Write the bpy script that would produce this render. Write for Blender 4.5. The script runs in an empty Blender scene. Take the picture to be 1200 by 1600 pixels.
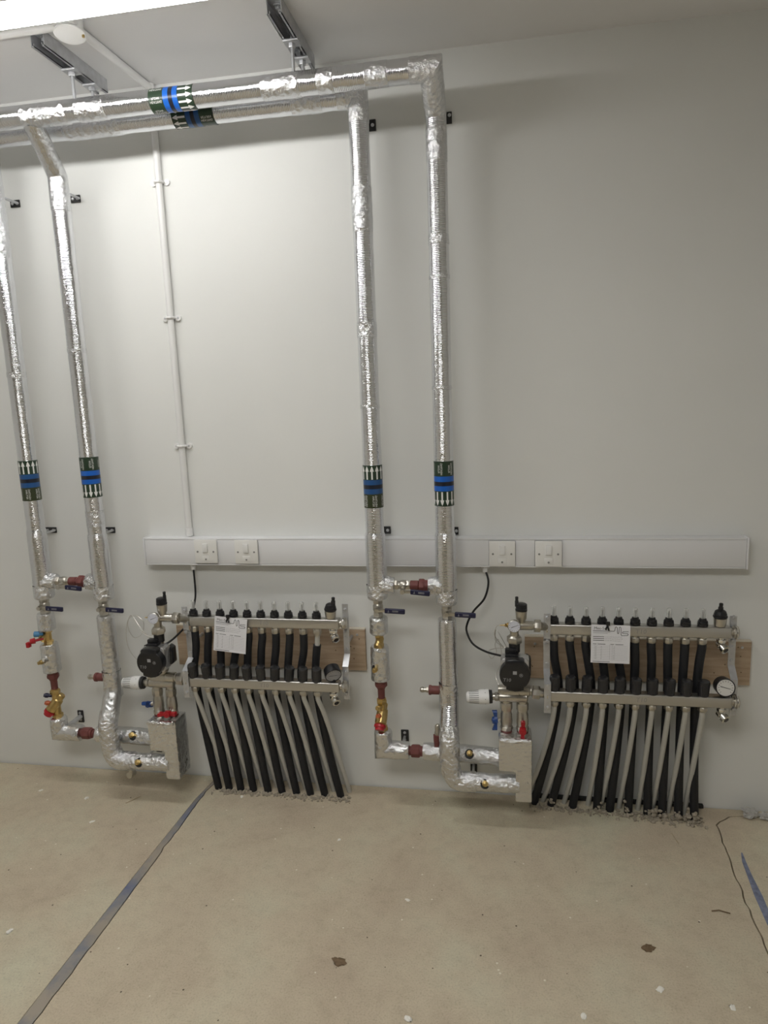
import bpy, bmesh, math, random
from mathutils import Vector, Matrix, noise
from mathutils.geometry import tessellate_polygon
random.seed(7)
SC = bpy.context.scene
COL = SC.collection
PI = math.pi

# ------------------------------------------------------------------ camera
cam_d = bpy.data.cameras.new('camera')
cam = bpy.data.objects.new('camera', cam_d); COL.objects.link(cam)
F, YAW, PITCH, ROLL = 1062.44, -0.1769, -0.1706, -0.0374
fw = Vector((math.sin(YAW)*math.cos(PITCH), math.cos(YAW)*math.cos(PITCH), math.sin(PITCH)))
rt0 = Vector((math.cos(YAW), -math.sin(YAW), 0)); up0 = rt0.cross(fw)
rt = math.cos(ROLL)*rt0 + math.sin(ROLL)*up0
up = -math.sin(ROLL)*rt0 + math.cos(ROLL)*up0
cam.matrix_world = Matrix(((rt.x, up.x, -fw.x, 0.2188), (rt.y, up.y, -fw.y, -2.2793), (rt.z, up.z, -fw.z, 1.4355), (0, 0, 0, 1)))
cam_d.sensor_fit = 'VERTICAL'; cam_d.sensor_height = 32.0
cam_d.lens = F/1600*32.0
cam_d.clip_start = 0.02
SC.camera = cam

# ------------------------------------------------------------------ world, exposure (tube fitting and added fill panel are built below)
w = bpy.data.worlds.new('world'); SC.world = w; w.use_nodes = True
w.node_tree.nodes['Background'].inputs[0].default_value = (0.05, 0.05, 0.05, 1)
w.node_tree.nodes['Background'].inputs[1].default_value = 0.2
SC.view_settings.view_transform = 'Standard'; SC.view_settings.look = 'None'
SC.view_settings.exposure = 0.0; SC.view_settings.gamma = 1.0
SC.view_settings.use_curve_mapping = False
TUBE_WATT = 49.0      # radiance of the tube over the manifolds
FILL_PANEL_WATT = 13.2     # radiance of a fill panel added behind the camera to brighten the floor

# ------------------------------------------------------------------ materials
def nmat(name):
    m = bpy.data.materials.new(name); m.use_nodes = True
    nt = m.node_tree
    return m, nt, nt.nodes['Principled BSDF'], nt.nodes, nt.links

def mat(name, col, rough=0.5, metal=0.0, bump=0.0, bscale=80.0, var=0.0, vscale=12.0, spec=None):
    m, nt, p, N, L = nmat(name)
    p.inputs['Base Color'].default_value = (*col, 1); p.inputs['Roughness'].default_value = rough
    p.inputs['Metallic'].default_value = metal
    if spec is not None: p.inputs['Specular IOR Level'].default_value = spec
    tc = N.new('ShaderNodeTexCoord')
    if bump:
        n = N.new('ShaderNodeTexNoise'); n.inputs['Scale'].default_value = bscale; n.inputs['Detail'].default_value = 4
        L.new(tc.outputs['Object'], n.inputs['Vector'])
        b = N.new('ShaderNodeBump'); b.inputs['Strength'].default_value = bump; b.inputs['Distance'].default_value = 0.002
        L.new(n.outputs['Fac'], b.inputs['Height']); L.new(b.outputs['Normal'], p.inputs['Normal'])
    if var:
        n = N.new('ShaderNodeTexNoise'); n.inputs['Scale'].default_value = vscale; n.inputs['Detail'].default_value = 5
        L.new(tc.outputs['Object'], n.inputs['Vector'])
        r = N.new('ShaderNodeValToRGB')
        r.color_ramp.elements[0].position = 0.3; r.color_ramp.elements[1].position = 0.7
        r.color_ramp.elements[0].color = (*[c*(1-var) for c in col], 1)
        r.color_ramp.elements[1].color = (*[min(1, c*(1+var)) for c in col], 1)
        L.new(n.outputs['Fac'], r.inputs['Fac']); L.new(r.outputs['Color'], p.inputs['Base Color'])
    return m

def foil(name, rough, wr_scale, wr_str, rib=None, col=(0.765, 0.775, 0.80)):
    m, nt, p, N, L = nmat(name)
    p.inputs['Base Color'].default_value = (*col, 1); p.inputs['Metallic'].default_value = 1.0
    p.inputs['Roughness'].default_value = rough
    tc = N.new('ShaderNodeTexCoord')
    v = N.new('ShaderNodeTexVoronoi'); v.feature = 'F1'; v.inputs['Scale'].default_value = wr_scale
    n0 = N.new('ShaderNodeTexNoise'); n0.inputs['Scale'].default_value = wr_scale*0.5; n0.inputs['Detail'].default_value = 3
    L.new(tc.outputs['Object'], n0.inputs['Vector'])
    mx = N.new('ShaderNodeMixRGB'); mx.inputs[0].default_value = 0.012 if wr_scale > 60 else 0.03
    L.new(tc.outputs['Object'], mx.inputs[1]); L.new(n0.outputs['Color'], mx.inputs[2]); L.new(mx.outputs[0], v.inputs['Vector'])
    n = N.new('ShaderNodeTexNoise'); n.inputs['Scale'].default_value = wr_scale*1.6; n.inputs['Detail'].default_value = 6; n.inputs['Roughness'].default_value = 0.65
    L.new(tc.outputs['Object'], n.inputs['Vector'])
    ad = N.new('ShaderNodeMath'); ad.operation = 'ADD'
    L.new(v.outputs['Distance'], ad.inputs[0]); L.new(n.outputs['Fac'], ad.inputs[1])
    b = N.new('ShaderNodeBump'); b.inputs['Strength'].default_value = wr_str; b.inputs['Distance'].default_value = 0.004
    L.new(ad.outputs[0], b.inputs['Height'])
    out = b
    if rib:
        wv = N.new('ShaderNodeTexWave'); wv.bands_direction = rib; wv.inputs['Scale'].default_value = 62; wv.inputs['Distortion'].default_value = 1.2; wv.inputs['Detail Scale'].default_value = 3
        L.new(tc.outputs['Object'], wv.inputs['Vector'])
        b2 = N.new('ShaderNodeBump'); b2.inputs['Strength'].default_value = 0.5; b2.inputs['Distance'].default_value = 0.001
        L.new(wv.outputs['Fac'], b2.inputs['Height']); L.new(b.outputs['Normal'], b2.inputs['Normal']); out = b2
    L.new(out.outputs['Normal'], p.inputs['Normal'])
    n2 = N.new('ShaderNodeTexNoise'); n2.inputs['Scale'].default_value = 25
    L.new(tc.outputs['Object'], n2.inputs['Vector'])
    mr = N.new('ShaderNodeMapRange'); mr.inputs['To Min'].default_value = rough*0.75; mr.inputs['To Max'].default_value = rough*1.3
    L.new(n2.outputs['Fac'], mr.inputs['Value']); L.new(mr.outputs[0], p.inputs['Roughness'])
    return m

def emit(name, col, s):
    m = bpy.data.materials.new(name); m.use_nodes = True
    N = m.node_tree.nodes; N.clear()
    e = N.new('ShaderNodeEmission'); o = N.new('ShaderNodeOutputMaterial')
    e.inputs[0].default_value = (*col, 1); e.inputs[1].default_value = s
    m.node_tree.links.new(e.outputs[0], o.inputs[0])
    return m

def wall_mat(name, col):
    m, nt, p, N, L = nmat(name)
    tc = N.new('ShaderNodeTexCoord')
    n = N.new('ShaderNodeTexNoise'); n.inputs['Scale'].default_value = 1.6; n.inputs['Detail'].default_value = 3
    L.new(tc.outputs['Object'], n.inputs['Vector'])
    r = N.new('ShaderNodeValToRGB')
    r.color_ramp.elements[0].position = 0.35; r.color_ramp.elements[1].position = 0.65
    r.color_ramp.elements[0].color = (*[c*0.97 for c in col], 1); r.color_ramp.elements[1].color = (*col, 1)
    L.new(n.outputs['Fac'], r.inputs['Fac']); L.new(r.outputs['Color'], p.inputs['Base Color'])
    n2 = N.new('ShaderNodeTexNoise'); n2.inputs['Scale'].default_value = 160; n2.inputs['Detail'].default_value = 3
    L.new(tc.outputs['Object'], n2.inputs['Vector'])
    b = N.new('ShaderNodeBump'); b.inputs['Strength'].default_value = 0.08; b.inputs['Distance'].default_value = 0.001
    L.new(n2.outputs['Fac'], b.inputs['Height']); L.new(b.outputs['Normal'], p.inputs['Normal'])
    p.inputs['Roughness'].default_value = 0.6; p.inputs['Specular IOR Level'].default_value = 0.3
    return m

def concrete_mat(name, tint=1.0):
    m, nt, p, N, L = nmat(name)
    tc = N.new('ShaderNodeTexCoord')
    def ns(scale, det=6, rough=0.6):
        n = N.new('ShaderNodeTexNoise'); n.inputs['Scale'].default_value = scale; n.inputs['Detail'].default_value = det; n.inputs['Roughness'].default_value = rough
        L.new(tc.outputs['Object'], n.inputs['Vector']); return n
    def ramp(src, stops):
        r = N.new('ShaderNodeValToRGB'); e = r.color_ramp.elements
        e[0].position, e[0].color = stops[0][0], (*stops[0][1], 1)
        e[1].position, e[1].color = stops[-1][0], (*stops[-1][1], 1)
        for q, c in stops[1:-1]:
            x = e.new(q); x.color = (*c, 1)
        L.new(src, r.inputs['Fac']); return r
    t = tint
    big = ramp(ns(2.6, 7).outputs['Fac'], [(0.3, (0.47*t, 0.39*t, 0.295*t)), (0.5, (0.545*t, 0.475*t, 0.355*t)), (0.68, (0.555*t, 0.525*t, 0.395*t))])
    fine = ramp(ns(22, 8, 0.7).outputs['Fac'], [(0.3, (0.88, 0.87, 0.86)), (0.5, (1, 1, 1)), (0.72, (1.06, 1.06, 1.06))])
    mul = N.new('ShaderNodeMixRGB'); mul.blend_type = 'MULTIPLY'; mul.inputs[0].default_value = 1
    L.new(big.outputs[0], mul.inputs[1]); L.new(fine.outputs[0], mul.inputs[2])
    # fine grit
    grit = ramp(ns(210, 3).outputs['Fac'], [(0.28, (0.72, 0.71, 0.70)), (0.45, (1, 1, 1)), (0.75, (1.12, 1.12, 1.12))])
    mul2 = N.new('ShaderNodeMixRGB'); mul2.blend_type = 'MULTIPLY'; mul2.inputs[0].default_value = 0.75
    L.new(mul.outputs[0], mul2.inputs[1]); L.new(grit.outputs[0], mul2.inputs[2])
    def specks(scale, thr, col, src, keep):
        v = N.new('ShaderNodeTexVoronoi'); v.inputs['Scale'].default_value = scale; v.inputs['Randomness'].default_value = 1
        L.new(tc.outputs['Object'], v.inputs['Vector'])
        lt = N.new('ShaderNodeMath'); lt.operation = 'LESS_THAN'; lt.inputs[1].default_value = thr
        L.new(v.outputs['Distance'], lt.inputs[0])
        sp = N.new('ShaderNodeSeparateColor'); L.new(v.outputs['Color'], sp.inputs[0])
        g = N.new('ShaderNodeMath'); g.operation = 'LESS_THAN'; g.inputs[1].default_value = keep
        L.new(sp.outputs[0], g.inputs[0])
        mm = N.new('ShaderNodeMath'); mm.operation = 'MULTIPLY'; L.new(lt.outputs[0], mm.inputs[0]); L.new(g.outputs[0], mm.inputs[1])
        x = N.new('ShaderNodeMixRGB'); L.new(mm.outputs[0], x.inputs[0]); L.new(src, x.inputs[1]); x.inputs[2].default_value = (*col, 1)
        return x
    a = specks(26, 0.075, (0.74, 0.70, 0.60), mul2.outputs[0], 0.26)
    c = specks(33, 0.085, (0.12, 0.095, 0.07), a.outputs[0], 0.14)
    L.new(c.outputs[0], p.inputs['Base Color'])
    p.inputs['Roughness'].default_value = 0.75; p.inputs['Specular IOR Level'].default_value = 0.25
    b = N.new('ShaderNodeBump'); b.inputs['Strength'].default_value = 0.22; b.inputs['Distance'].default_value = 0.003
    L.new(ns(120, 6, 0.6).outputs['Fac'], b.inputs['Height']); L.new(b.outputs['Normal'], p.inputs['Normal'])
    return m

def wood_mat():
    m, nt, p, N, L = nmat('plywood')
    tc = N.new('ShaderNodeTexCoord'); mp = N.new('ShaderNodeMapping'); mp.inputs['Scale'].default_value = (3, 3, 26)
    L.new(tc.outputs['Object'], mp.inputs['Vector'])
    n = N.new('ShaderNodeTexNoise'); n.inputs['Scale'].default_value = 3; n.inputs['Detail'].default_value = 6; n.inputs['Distortion'].default_value = 0.6
    L.new(mp.outputs[0], n.inputs['Vector'])
    r = N.new('ShaderNodeValToRGB')
    r.color_ramp.elements[0].position = 0.3; r.color_ramp.elements[1].position = 0.72
    r.color_ramp.elements[0].color = (0.36, 0.26, 0.17, 1); r.color_ramp.elements[1].color = (0.52, 0.40, 0.28, 1)
    L.new(n.outputs['Fac'], r.inputs['Fac']); L.new(r.outputs[0], p.inputs['Base Color'])
    p.inputs['Roughness'].default_value = 0.65
    return m

def strip_mat():
    m, nt, p, N, L = nmat('blue_strip')
    tc = N.new('ShaderNodeTexCoord')
    n = N.new('ShaderNodeTexNoise'); n.inputs['Scale'].default_value = 5.5; n.inputs['Detail'].default_value = 7; n.inputs['Roughness'].default_value = 0.62
    L.new(tc.outputs['Object'], n.inputs['Vector'])
    r = N.new('ShaderNodeValToRGB')
    r.color_ramp.elements[0].position = 0.42; r.color_ramp.elements[1].position = 0.68
    r.color_ramp.elements[0].color = (0.34, 0.30, 0.245, 1); r.color_ramp.elements[1].color = (0.13, 0.15, 0.25, 1)
    e = r.color_ramp.elements.new(0.54); e.color = (0.225, 0.225, 0.235, 1)
    L.new(n.outputs['Fac'], r.inputs['Fac']); L.new(r.outputs[0], p.inputs['Base Color'])
    p.inputs['Roughness'].default_value = 0.75
    b = N.new('ShaderNodeBump'); b.inputs['Strength'].default_value = 0.4; b.inputs['Distance'].default_value = 0.003
    L.new(n.outputs['Fac'], b.inputs['Height']); L.new(b.outputs['Normal'], p.inputs['Normal'])
    return m

def glass_mat():
    m, nt, p, N, L = nmat('sight_glass')
    p.inputs['Alpha'].default_value = 0.38; p.inputs['Roughness'].default_value = 0.08; p.inputs['IOR'].default_value = 1.45
    p.inputs['Base Color'].default_value = (0.72, 0.73, 0.70, 1)
    return m

M = dict(
    wall=wall_mat('wall_paint', (0.78, 0.787, 0.765)), ceil=wall_mat('ceiling_paint', (0.79, 0.785, 0.785)),
    concrete=concrete_mat('concrete'), concrete2=concrete_mat('concrete_lighter', 1.05), dark=mat('dark_gap', (0.06, 0.05, 0.04), 0.9),
    strip=strip_mat(), wood=wood_mat(), wood_edge=mat('pale_wood_edge', (0.66, 0.60, 0.50), 0.6),
    foil_v=foil('foil_riser', 0.11, 46, 0.17, 'Z'), foil_h=foil('foil_header', 0.13, 46, 0.20, 'X'),
    foil_c=foil('foil_crumpled', 0.09, 70, 1.0, None, (0.79, 0.80, 0.82)), foil_p=foil('foil_patched', 0.14, 58, 0.62, None, (0.76, 0.77, 0.785)),
    tape=foil('foil_tape', 0.10, 66, 0.8),
    nickel=mat('nickel_plate', (0.54, 0.515, 0.46), 0.33, 1.0, 0.04, 150, 0.08, 30),
    steel=mat('brushed_steel', (0.56, 0.55, 0.525), 0.38, 1.0, 0.03, 200),
    zinc=mat('zinc_plate', (0.56, 0.57, 0.59), 0.42, 0.75, 0.05, 90, 0.12, 40),
    alu=mat('cast_aluminium', (0.66, 0.66, 0.665), 0.42, 1.0, 0.1, 160),
    chrome=mat('chrome', (0.75, 0.74, 0.71), 0.14, 1.0),
    brass=mat('brass', (0.56, 0.41, 0.17), 0.30, 1.0, 0.1, 120, 0.12, 60),
    brown=mat('red_oxide', (0.155, 0.045, 0.040), 0.55, 0.0, 0.15, 120, 0.12, 60),
    black=mat('black_plastic', (0.012, 0.012, 0.014), 0.28), blackm=mat('black_matt', (0.018, 0.018, 0.019), 0.6, 0, 0.1, 200),
    sleeve=mat('black_corrugated_sleeve', (0.009, 0.010, 0.013), 0.6, 0, 0.2, 140),
    pex=mat('white_pipe', (0.50, 0.495, 0.455), 0.42, 0, 0.03, 40),
    white=mat('white_plastic', (0.80, 0.80, 0.79), 0.35), white2=mat('ivory_plastic', (0.80, 0.795, 0.77), 0.4),
    trunk=mat('white_trunking', (0.76, 0.765, 0.78), 0.4), grey=mat('grey_slot', (0.25, 0.25, 0.24), 0.6),
    navy=mat('navy_vinyl', (0.009, 0.010, 0.045), 0.35), red=mat('red_plastic', (0.42, 0.012, 0.02), 0.35),
    blue=mat('blue_plastic', (0.014, 0.06, 0.25), 0.35), lblue=mat('light_blue_plastic', (0.06, 0.22, 0.42), 0.4), orange=mat('orange_plastic', (0.5, 0.12, 0.04), 0.4),
    green=mat('band_green', (0.022, 0.044, 0.024), 0.3), olive=mat('band_olive', (0.036, 0.046, 0.018), 0.3),
    bblue=mat('band_blue', (0.010, 0.115, 0.50), 0.3), bblue2=mat('band_dull_blue', (0.018, 0.085, 0.25), 0.3),
    bblack=mat('band_black', (0.012, 0.013, 0.022), 0.3), print=mat('white_print', (0.82, 0.82, 0.80), 0.4),
    paper=mat('paper', (0.80, 0.80, 0.83), 0.7), ink=mat('ink', (0.06, 0.06, 0.065), 0.6), ink2=mat('grey_ink_and_shade', (0.36, 0.36, 0.37), 0.6),
    glass=glass_mat(), dial=mat('dial_face', (0.66, 0.68, 0.76), 0.35), dialw=mat('white_dial_face', (0.74, 0.73, 0.70), 0.35),
    mortar=mat('mortar', (0.34, 0.30, 0.235), 0.85, 0, 0.4, 120, 0.2, 60), leaf=mat('brown_leaf', (0.17, 0.115, 0.065), 0.8),
    straw=mat('straw', (0.45, 0.36, 0.24), 0.7), plaster=mat('plaster_chip', (0.85, 0.83, 0.76), 0.8), newspaper=mat('crumpled_paper', (0.50, 0.49, 0.47), 0.8, 0, 0.2, 60),
    wire=mat('capillary', (0.62, 0.60, 0.56), 0.35, 1.0), tube=emit('tube_light', (1.0, 0.985, 0.96), TUBE_WATT), panel=emit('added_fill_panel', (1.0, 0.985, 0.95), FILL_PANEL_WATT), rear=wall_mat('rear_wall_darkened', (0.15, 0.148, 0.142)), side=wall_mat('grey_block_wall', (0.70, 0.695, 0.675)),
)

# ------------------------------------------------------------------ mesh helpers
class G:
    """collects shapes into one mesh (world coordinates)"""
    def __init__(s): s.bm = bmesh.new()
    def _face(s, vs, mi=0):
        try:
            f = s.bm.faces.new(vs); f.material_index = mi; f.smooth = True; return f
        except ValueError: return None
    def box(s, x0, x1, y0, y1, z0, z1, bev=0.0, mi=0, mtx=None, seg=2):
        t = bmesh.new(); bmesh.ops.create_cube(t, size=1.0)
        for v in t.verts: v.co = Vector(((x0+x1)/2+v.co.x*(x1-x0), (y0+y1)/2+v.co.y*(y1-y0), (z0+z1)/2+v.co.z*(z1-z0)))
        if bev: bmesh.ops.bevel(t, geom=t.edges[:], offset=bev, segments=seg, affect='EDGES', profile=0.5)
        return s._merge(t, mi, mtx)
    def _merge(s, t, mi=0, mtx=None):
        if mtx is not None: bmesh.ops.transform(t, matrix=mtx, verts=t.verts)
        bmesh.ops.recalc_face_normals(t, faces=t.faces)
        mp = {}
        for v in t.verts: mp[v] = s.bm.verts.new(v.co)
        for f in t.faces: s._face([mp[v] for v in f.verts], mi)
        t.free(); return s
    def prism(s, pts, y0, y1, bev=0.0, mi=0, mtx=None):
        """outline in x,z extruded along y"""
        t = bmesh.new()
        a = [t.verts.new((x, y0, z)) for x, z in pts]; b = [t.verts.new((x, y1, z)) for x, z in pts]
        t.faces.new(a); t.faces.new(b[::-1])
        n = len(pts)
        for i in range(n): t.faces.new((a[i], b[i], b[(i+1) % n], a[(i+1) % n]))
        bmesh.ops.recalc_face_normals(t, faces=t.faces)
        if bev:
            es = [e for e in t.edges if e.is_manifold and e.calc_face_angle(0) > 0.6]
            bmesh.ops.bevel(t, geom=es, offset=bev, segments=2, affect='EDGES', profile=0.5)
        return s._merge(t, mi, mtx)
    def plate(s, pts, yf, yb, bev, mi=0):
        """concave x,z outline as a plate with a rounded front edge"""
        n = len(pts); cx = sum(p[0] for p in pts)/n; cz = sum(p[1] for p in pts)/n
        lay = [(yb, 1.0), (yf+bev, 1.0), (yf+bev*0.3, 0.982), (yf, 0.94)]
        R = [[s.bm.verts.new((cx+(x-cx)*k, y, cz+(z-cz)*k)) for x, z in pts] for y, k in lay]
        for a, b in zip(R, R[1:]):
            for i in range(n): s._face((a[i], a[(i+1) % n], b[(i+1) % n], b[i]), mi)
        V3 = [Vector((x, z, 0)) for x, z in pts]
        for tri in tessellate_polygon([V3]):
            s._face([R[-1][k] for k in tri], mi); s._face([R[0][k] for k in tri[::-1]], mi)
        bmesh.ops.recalc_face_normals(s.bm, faces=s.bm.faces)
        return s
    def lathe(s, p, d, prof, seg=20, mi=0, rot=0.0):
        """profile [(t, r)] turned about the axis p + t*d"""
        p = Vector(p); d = Vector(d).normalized()
        u = d.orthogonal().normalized(); v = d.cross(u)
        rings = []
        for t, r in prof:
            if r <= 1e-6: rings.append([s.bm.verts.new(p+d*t)])
            else: rings.append([s.bm.verts.new(p+d*t+r*(math.cos(rot+2*PI*k/seg)*u+math.sin(rot+2*PI*k/seg)*v)) for k in range(seg)])
        for a, b in zip(rings, rings[1:]):
            for k in range(seg):
                k2 = (k+1) % seg
                if len(a) == 1 and len(b) == 1: continue
                if len(a) == 1: s._face((a[0], b[k2], b[k]), mi)
                elif len(b) == 1: s._face((a[k], a[k2], b[0]), mi)
                else: s._face((a[k], a[k2], b[k2], b[k]), mi)
        if len(rings[0]) > 1: s._face(rings[0][::-1], mi)
        if len(rings[-1]) > 1: s._face(rings[-1], mi)
        return s
    def cyl(s, p, q, r, seg=18, bev=0.0, mi=0):
        p, q = Vector(p), Vector(q); h = (q-p).length
        pr = [(0, r), (h, r)] if not bev else [(0, r-bev), (bev, r), (h-bev, r), (h, r-bev)]
        return s.lathe(p, q-p, pr, seg, mi)
    def hexn(s, p, q, r, mi=0, seg=6, rot=0.0):
        p, q = Vector(p), Vector(q); h = (q-p).length
        return s.lathe(p, q-p, [(0, r*0.93), (h*0.12, r), (h*0.88, r), (h, r*0.93)], seg, mi, rot)
    def tube(s, pts, r, seg=14, step=None, amp=0.0, nscale=40.0, mi=0, caps=True):
        """pipe along a polyline with mitred corners; r is a number or a list; amp dents the surface"""
        P = [Vector(p) for p in pts]; R = r if isinstance(r, (list, tuple)) else [r]*len(P)
        if step:
            Q, RR = [P[0]], [R[0]]
            for i in range(len(P)-1):
                n = max(1, int((P[i+1]-P[i]).length/step))
                for k in range(1, n+1): Q.append(P[i].lerp(P[i+1], k/n)); RR.append(R[i]+(R[i+1]-R[i])*k/n)
            P, R = Q, RR
        rings = []; nrm = None
        for i, p in enumerate(P):
            a = (p-P[i-1]).normalized() if i else (P[1]-p).normalized()
            b = (P[i+1]-p).normalized() if i < len(P)-1 else a
            t = (a+b).normalized()
            if nrm is None: nrm = t.orthogonal().normalized()
            nrm = (nrm-t*nrm.dot(t)).normalized(); bi = t.cross(nrm)
            md = (a-b); cs = max(0.35, a.dot(t))
            ring = []
            for k in range(seg):
                an = 2*PI*k/seg
                o = R[i]*(math.cos(an)*nrm+math.sin(an)*bi)
                if md.length > 1e-4:
                    m = md.normalized(); o = o+m*o.dot(m)*(1/cs-1)
                if amp: 
                    q = p+o
                    f = noise.noise(q*nscale)+0.5*noise.noise(q*nscale*2.3)
                    if amp > 0.0013: f += 0.55-1.1*abs(noise.noise(q*nscale*3.1))-0.6*abs(noise.noise(q*nscale*6.3))
                    o = o*(1+amp/R[i]*f)
                ring.append(s.bm.verts.new(p+o))
            rings.append(ring)
        for a, b in zip(rings, rings[1:]):
            for k in range(seg): s._face((a[k], a[(k+1) % seg], b[(k+1) % seg], b[k]), mi)
        if caps: s._face(rings[0][::-1], mi); s._face(rings[-1], mi)
        return s
    def mesh(s, name, mats, off, sharp=35):
        for v in s.bm.verts: v.co -= off
        me = bpy.data.meshes.new(name); s.bm.to_mesh(me); s.bm.free()
        for m in mats: me.materials.append(m)
        me.set_sharp_from_angle(angle=math.radians(sharp))
        return me

ORG = {}
def mats_of(m): return [M[k] for k in (m if isinstance(m, (list, tuple)) else [m])]
def thing(name, label, cat, loc, group=None):
    o = bpy.data.objects.new(name, None); COL.objects.link(o); o.location = loc; o.empty_display_size = 0.03
    o['label'] = label; o['category'] = cat
    if group: o['group'] = group
    ORG[o.name] = Vector(loc); return o
def solo(name, label, cat, g, m, loc, group=None, kind=None):
    loc = Vector(loc); me = g.mesh(name, mats_of(m), loc)
    o = bpy.data.objects.new(name, me); COL.objects.link(o); o.location = loc; ORG[o.name] = loc
    o['label'] = label; o['category'] = cat
    if group: o['group'] = group
    if kind: o['kind'] = kind
    return o
def part(parent, name, g, m, label=None, kind=None):
    off = ORG[parent.name]; me = g.mesh(name, mats_of(m), off)
    o = bpy.data.objects.new(name, me); COL.objects.link(o); o.parent = parent; ORG[o.name] = off
    if label: o['label'] = label
    if kind: o['kind'] = kind
    return o
def struct(name, g, m, loc=(0, 0, 0)):
    me = g.mesh(name, mats_of(m), Vector(loc)); o = bpy.data.objects.new(name, me); COL.objects.link(o); o.location = loc
    o['kind'] = 'structure'; o['label'] = name.replace('_', ' '); ORG[o.name] = Vector(loc); return o
def inst(parent, name, me, at, rot=None):
    """a repeated part that shares its mesh"""
    o = bpy.data.objects.new(name, me); COL.objects.link(o); o.parent = parent
    o.location = Vector(at)-ORG[parent.name]
    if rot: o.rotation_euler = rot
    ORG[o.name] = Vector((0, 0, 0)); return o

def text_geo(txt, size):
    cu = bpy.data.curves.new('lettering', 'FONT'); cu.body = txt; cu.size = size; cu.align_x = 'CENTER'; cu.align_y = 'CENTER'; cu.resolution_u = 2
    ob = bpy.data.objects.new('lettering', cu); COL.objects.link(ob)
    dg = bpy.context.evaluated_depsgraph_get(); dg.update()
    me = bpy.data.meshes.new_from_object(ob.evaluated_get(dg))
    vs = [v.co.copy() for v in me.vertices]; fs = [tuple(p.vertices) for p in me.polygons]
    bpy.data.objects.remove(ob); bpy.data.curves.remove(cu); bpy.data.meshes.remove(me)
    return vs, fs
TXT = {}
def add_text(g, txt, size, fn, mi=0):
    """lettering mapped through fn(x, y) -> point"""
    if (txt, size) not in TXT: TXT[(txt, size)] = text_geo(txt, size)
    vs, fs = TXT[(txt, size)]
    V = [g.bm.verts.new(fn(v.x, v.y)) for v in vs]
    for f in fs: g._face([V[i] for i in f], mi)

# ------------------------------------------------------------------ the room
H = 2.464; XL, XR, YF = -2.3, 1.75, -4.6
struct('wall_back', G().box(XL-0.1, XR+0.1, 0, 0.12, -0.05, H+0.1), 'wall')
struct('wall_left', G().box(XL-0.12, XL, YF-0.1, 0, -0.05, H+0.1), 'side')
struct('wall_right', G().box(XR, XR+0.12, YF-0.1, 0, -0.05, H+0.1), 'side')
struct('wall_front', G().box(XL-0.1, XR+0.1, YF-0.12, YF, -0.05, H+0.1), 'rear')  # unseen wall, its grey darkened to shape the foil reflections
struct('ceiling', G().box(XL, XR, YF, 0, H, H+0.1), 'ceil')

# floor: sunken base, three concrete slabs and the blue edge strips in the joints
floor = struct('floor', G().box(XL, XR, YF, 0, -0.08, -0.022), 'dark')
def ragged(p, q, n, a, seed):
    out = []
    for k in range(n+1):
        t = k/n; x = p[0]+(q[0]-p[0])*t; y = p[1]+(q[1]-p[1])*t
        j = a*(noise.noise(Vector((t*n*0.37, seed, 0)))+0.6*noise.noise(Vector((t*n*1.3, seed, 4))))
        dx, dy = q[0]-p[0], q[1]-p[1]; l = math.hypot(dx, dy)
        if k in (0, n): j = 0
        out.append((x-dy/l*j, y+dx/l*j))
    return out
def slab(pts, m, label):
    g = G(); t = bmesh.new()
    a = [t.verts.new((x, y, 0)) for x, y in pts]; b = [t.verts.new((x, y, -0.0215)) for x, y in pts]
    for i in range(len(pts)): t.faces.new((a[i], b[i], b[(i+1) % len(pts)], a[(i+1) % len(pts)]))
    for tri in tessellate_polygon([[Vector((x, y, 0)) for x, y in pts]]):
        t.faces.new([a[k] for k in tri])
    g._merge(t)
    part(floor, 'concrete_slab', g, m, label)
YW = -0.006
lj = [(-0.872, YW), (-0.886, -0.16), (-0.884, -0.45), (-0.884, -0.64), (-0.886, -0.95), (-0.892, -1.4), (-0.9, YF)]
ljr = []
for p, q in zip(lj, lj[1:]): ljr += ragged(p, q, max(4, int(abs(p[1]-q[1])*45)), 0.006, len(ljr))[:-1]
ljr.append(lj[-1])
ll = [(-0.884, YW), (-0.904, -0.16), (-0.912, -0.45), (-0.921, -0.8), (-0.930, -1.4), (-0.942, YF)]
slab([(XL, YF)]+ll[::-1]+[(XL, YW)], 'concrete', 'bare concrete slab left of the blue strip')
rj = [(0.858, YF), (0.868, -0.9), (0.872, -0.6), (0.876, -0.43), (0.891, -0.235), (0.899, -0.10), (0.955, -0.048), (1.09, -0.03), (XR, -0.03)]
rjr = []
for p, q in zip(rj, rj[1:]): rjr += ragged(p, q, max(3, int(math.hypot(p[0]-q[0], p[1]-q[1])*45)), 0.007, 30+len(rjr))[:-1]
rjr.append(rj[-1])
slab([(x+0.002, y) for x, y in ljr]+rjr+[(XR, YW)], 'concrete', 'middle concrete slab under both manifolds')
slab([(x+0.0042, y-0.0025) for x, y in rjr]+[(XR, YF)], 'concrete2', 'chipped concrete slab at the right')
g = G(); t = bmesh.new()
pts = [(x+0.0006, y) for x, y in ll]+[(x-0.0022, y) for x, y in ljr[::-1]]
a = [t.verts.new((x, y, -0.001)) for x, y in pts]
for tri in tessellate_polygon([[Vector((x, y, 0)) for x, y in pts]]): t.faces.new([a[k] for k in tri])
ex = bmesh.ops.extrude_face_region(t, geom=t.faces[:])
for v in [e for e in ex['geom'] if isinstance(e, bmesh.types.BMVert)]: v.co.z = -0.021
g._merge(t)
part(floor, 'expansion_strip', g, 'strip', 'faded blue foam strip in the floor joint')
g = G()
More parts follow.
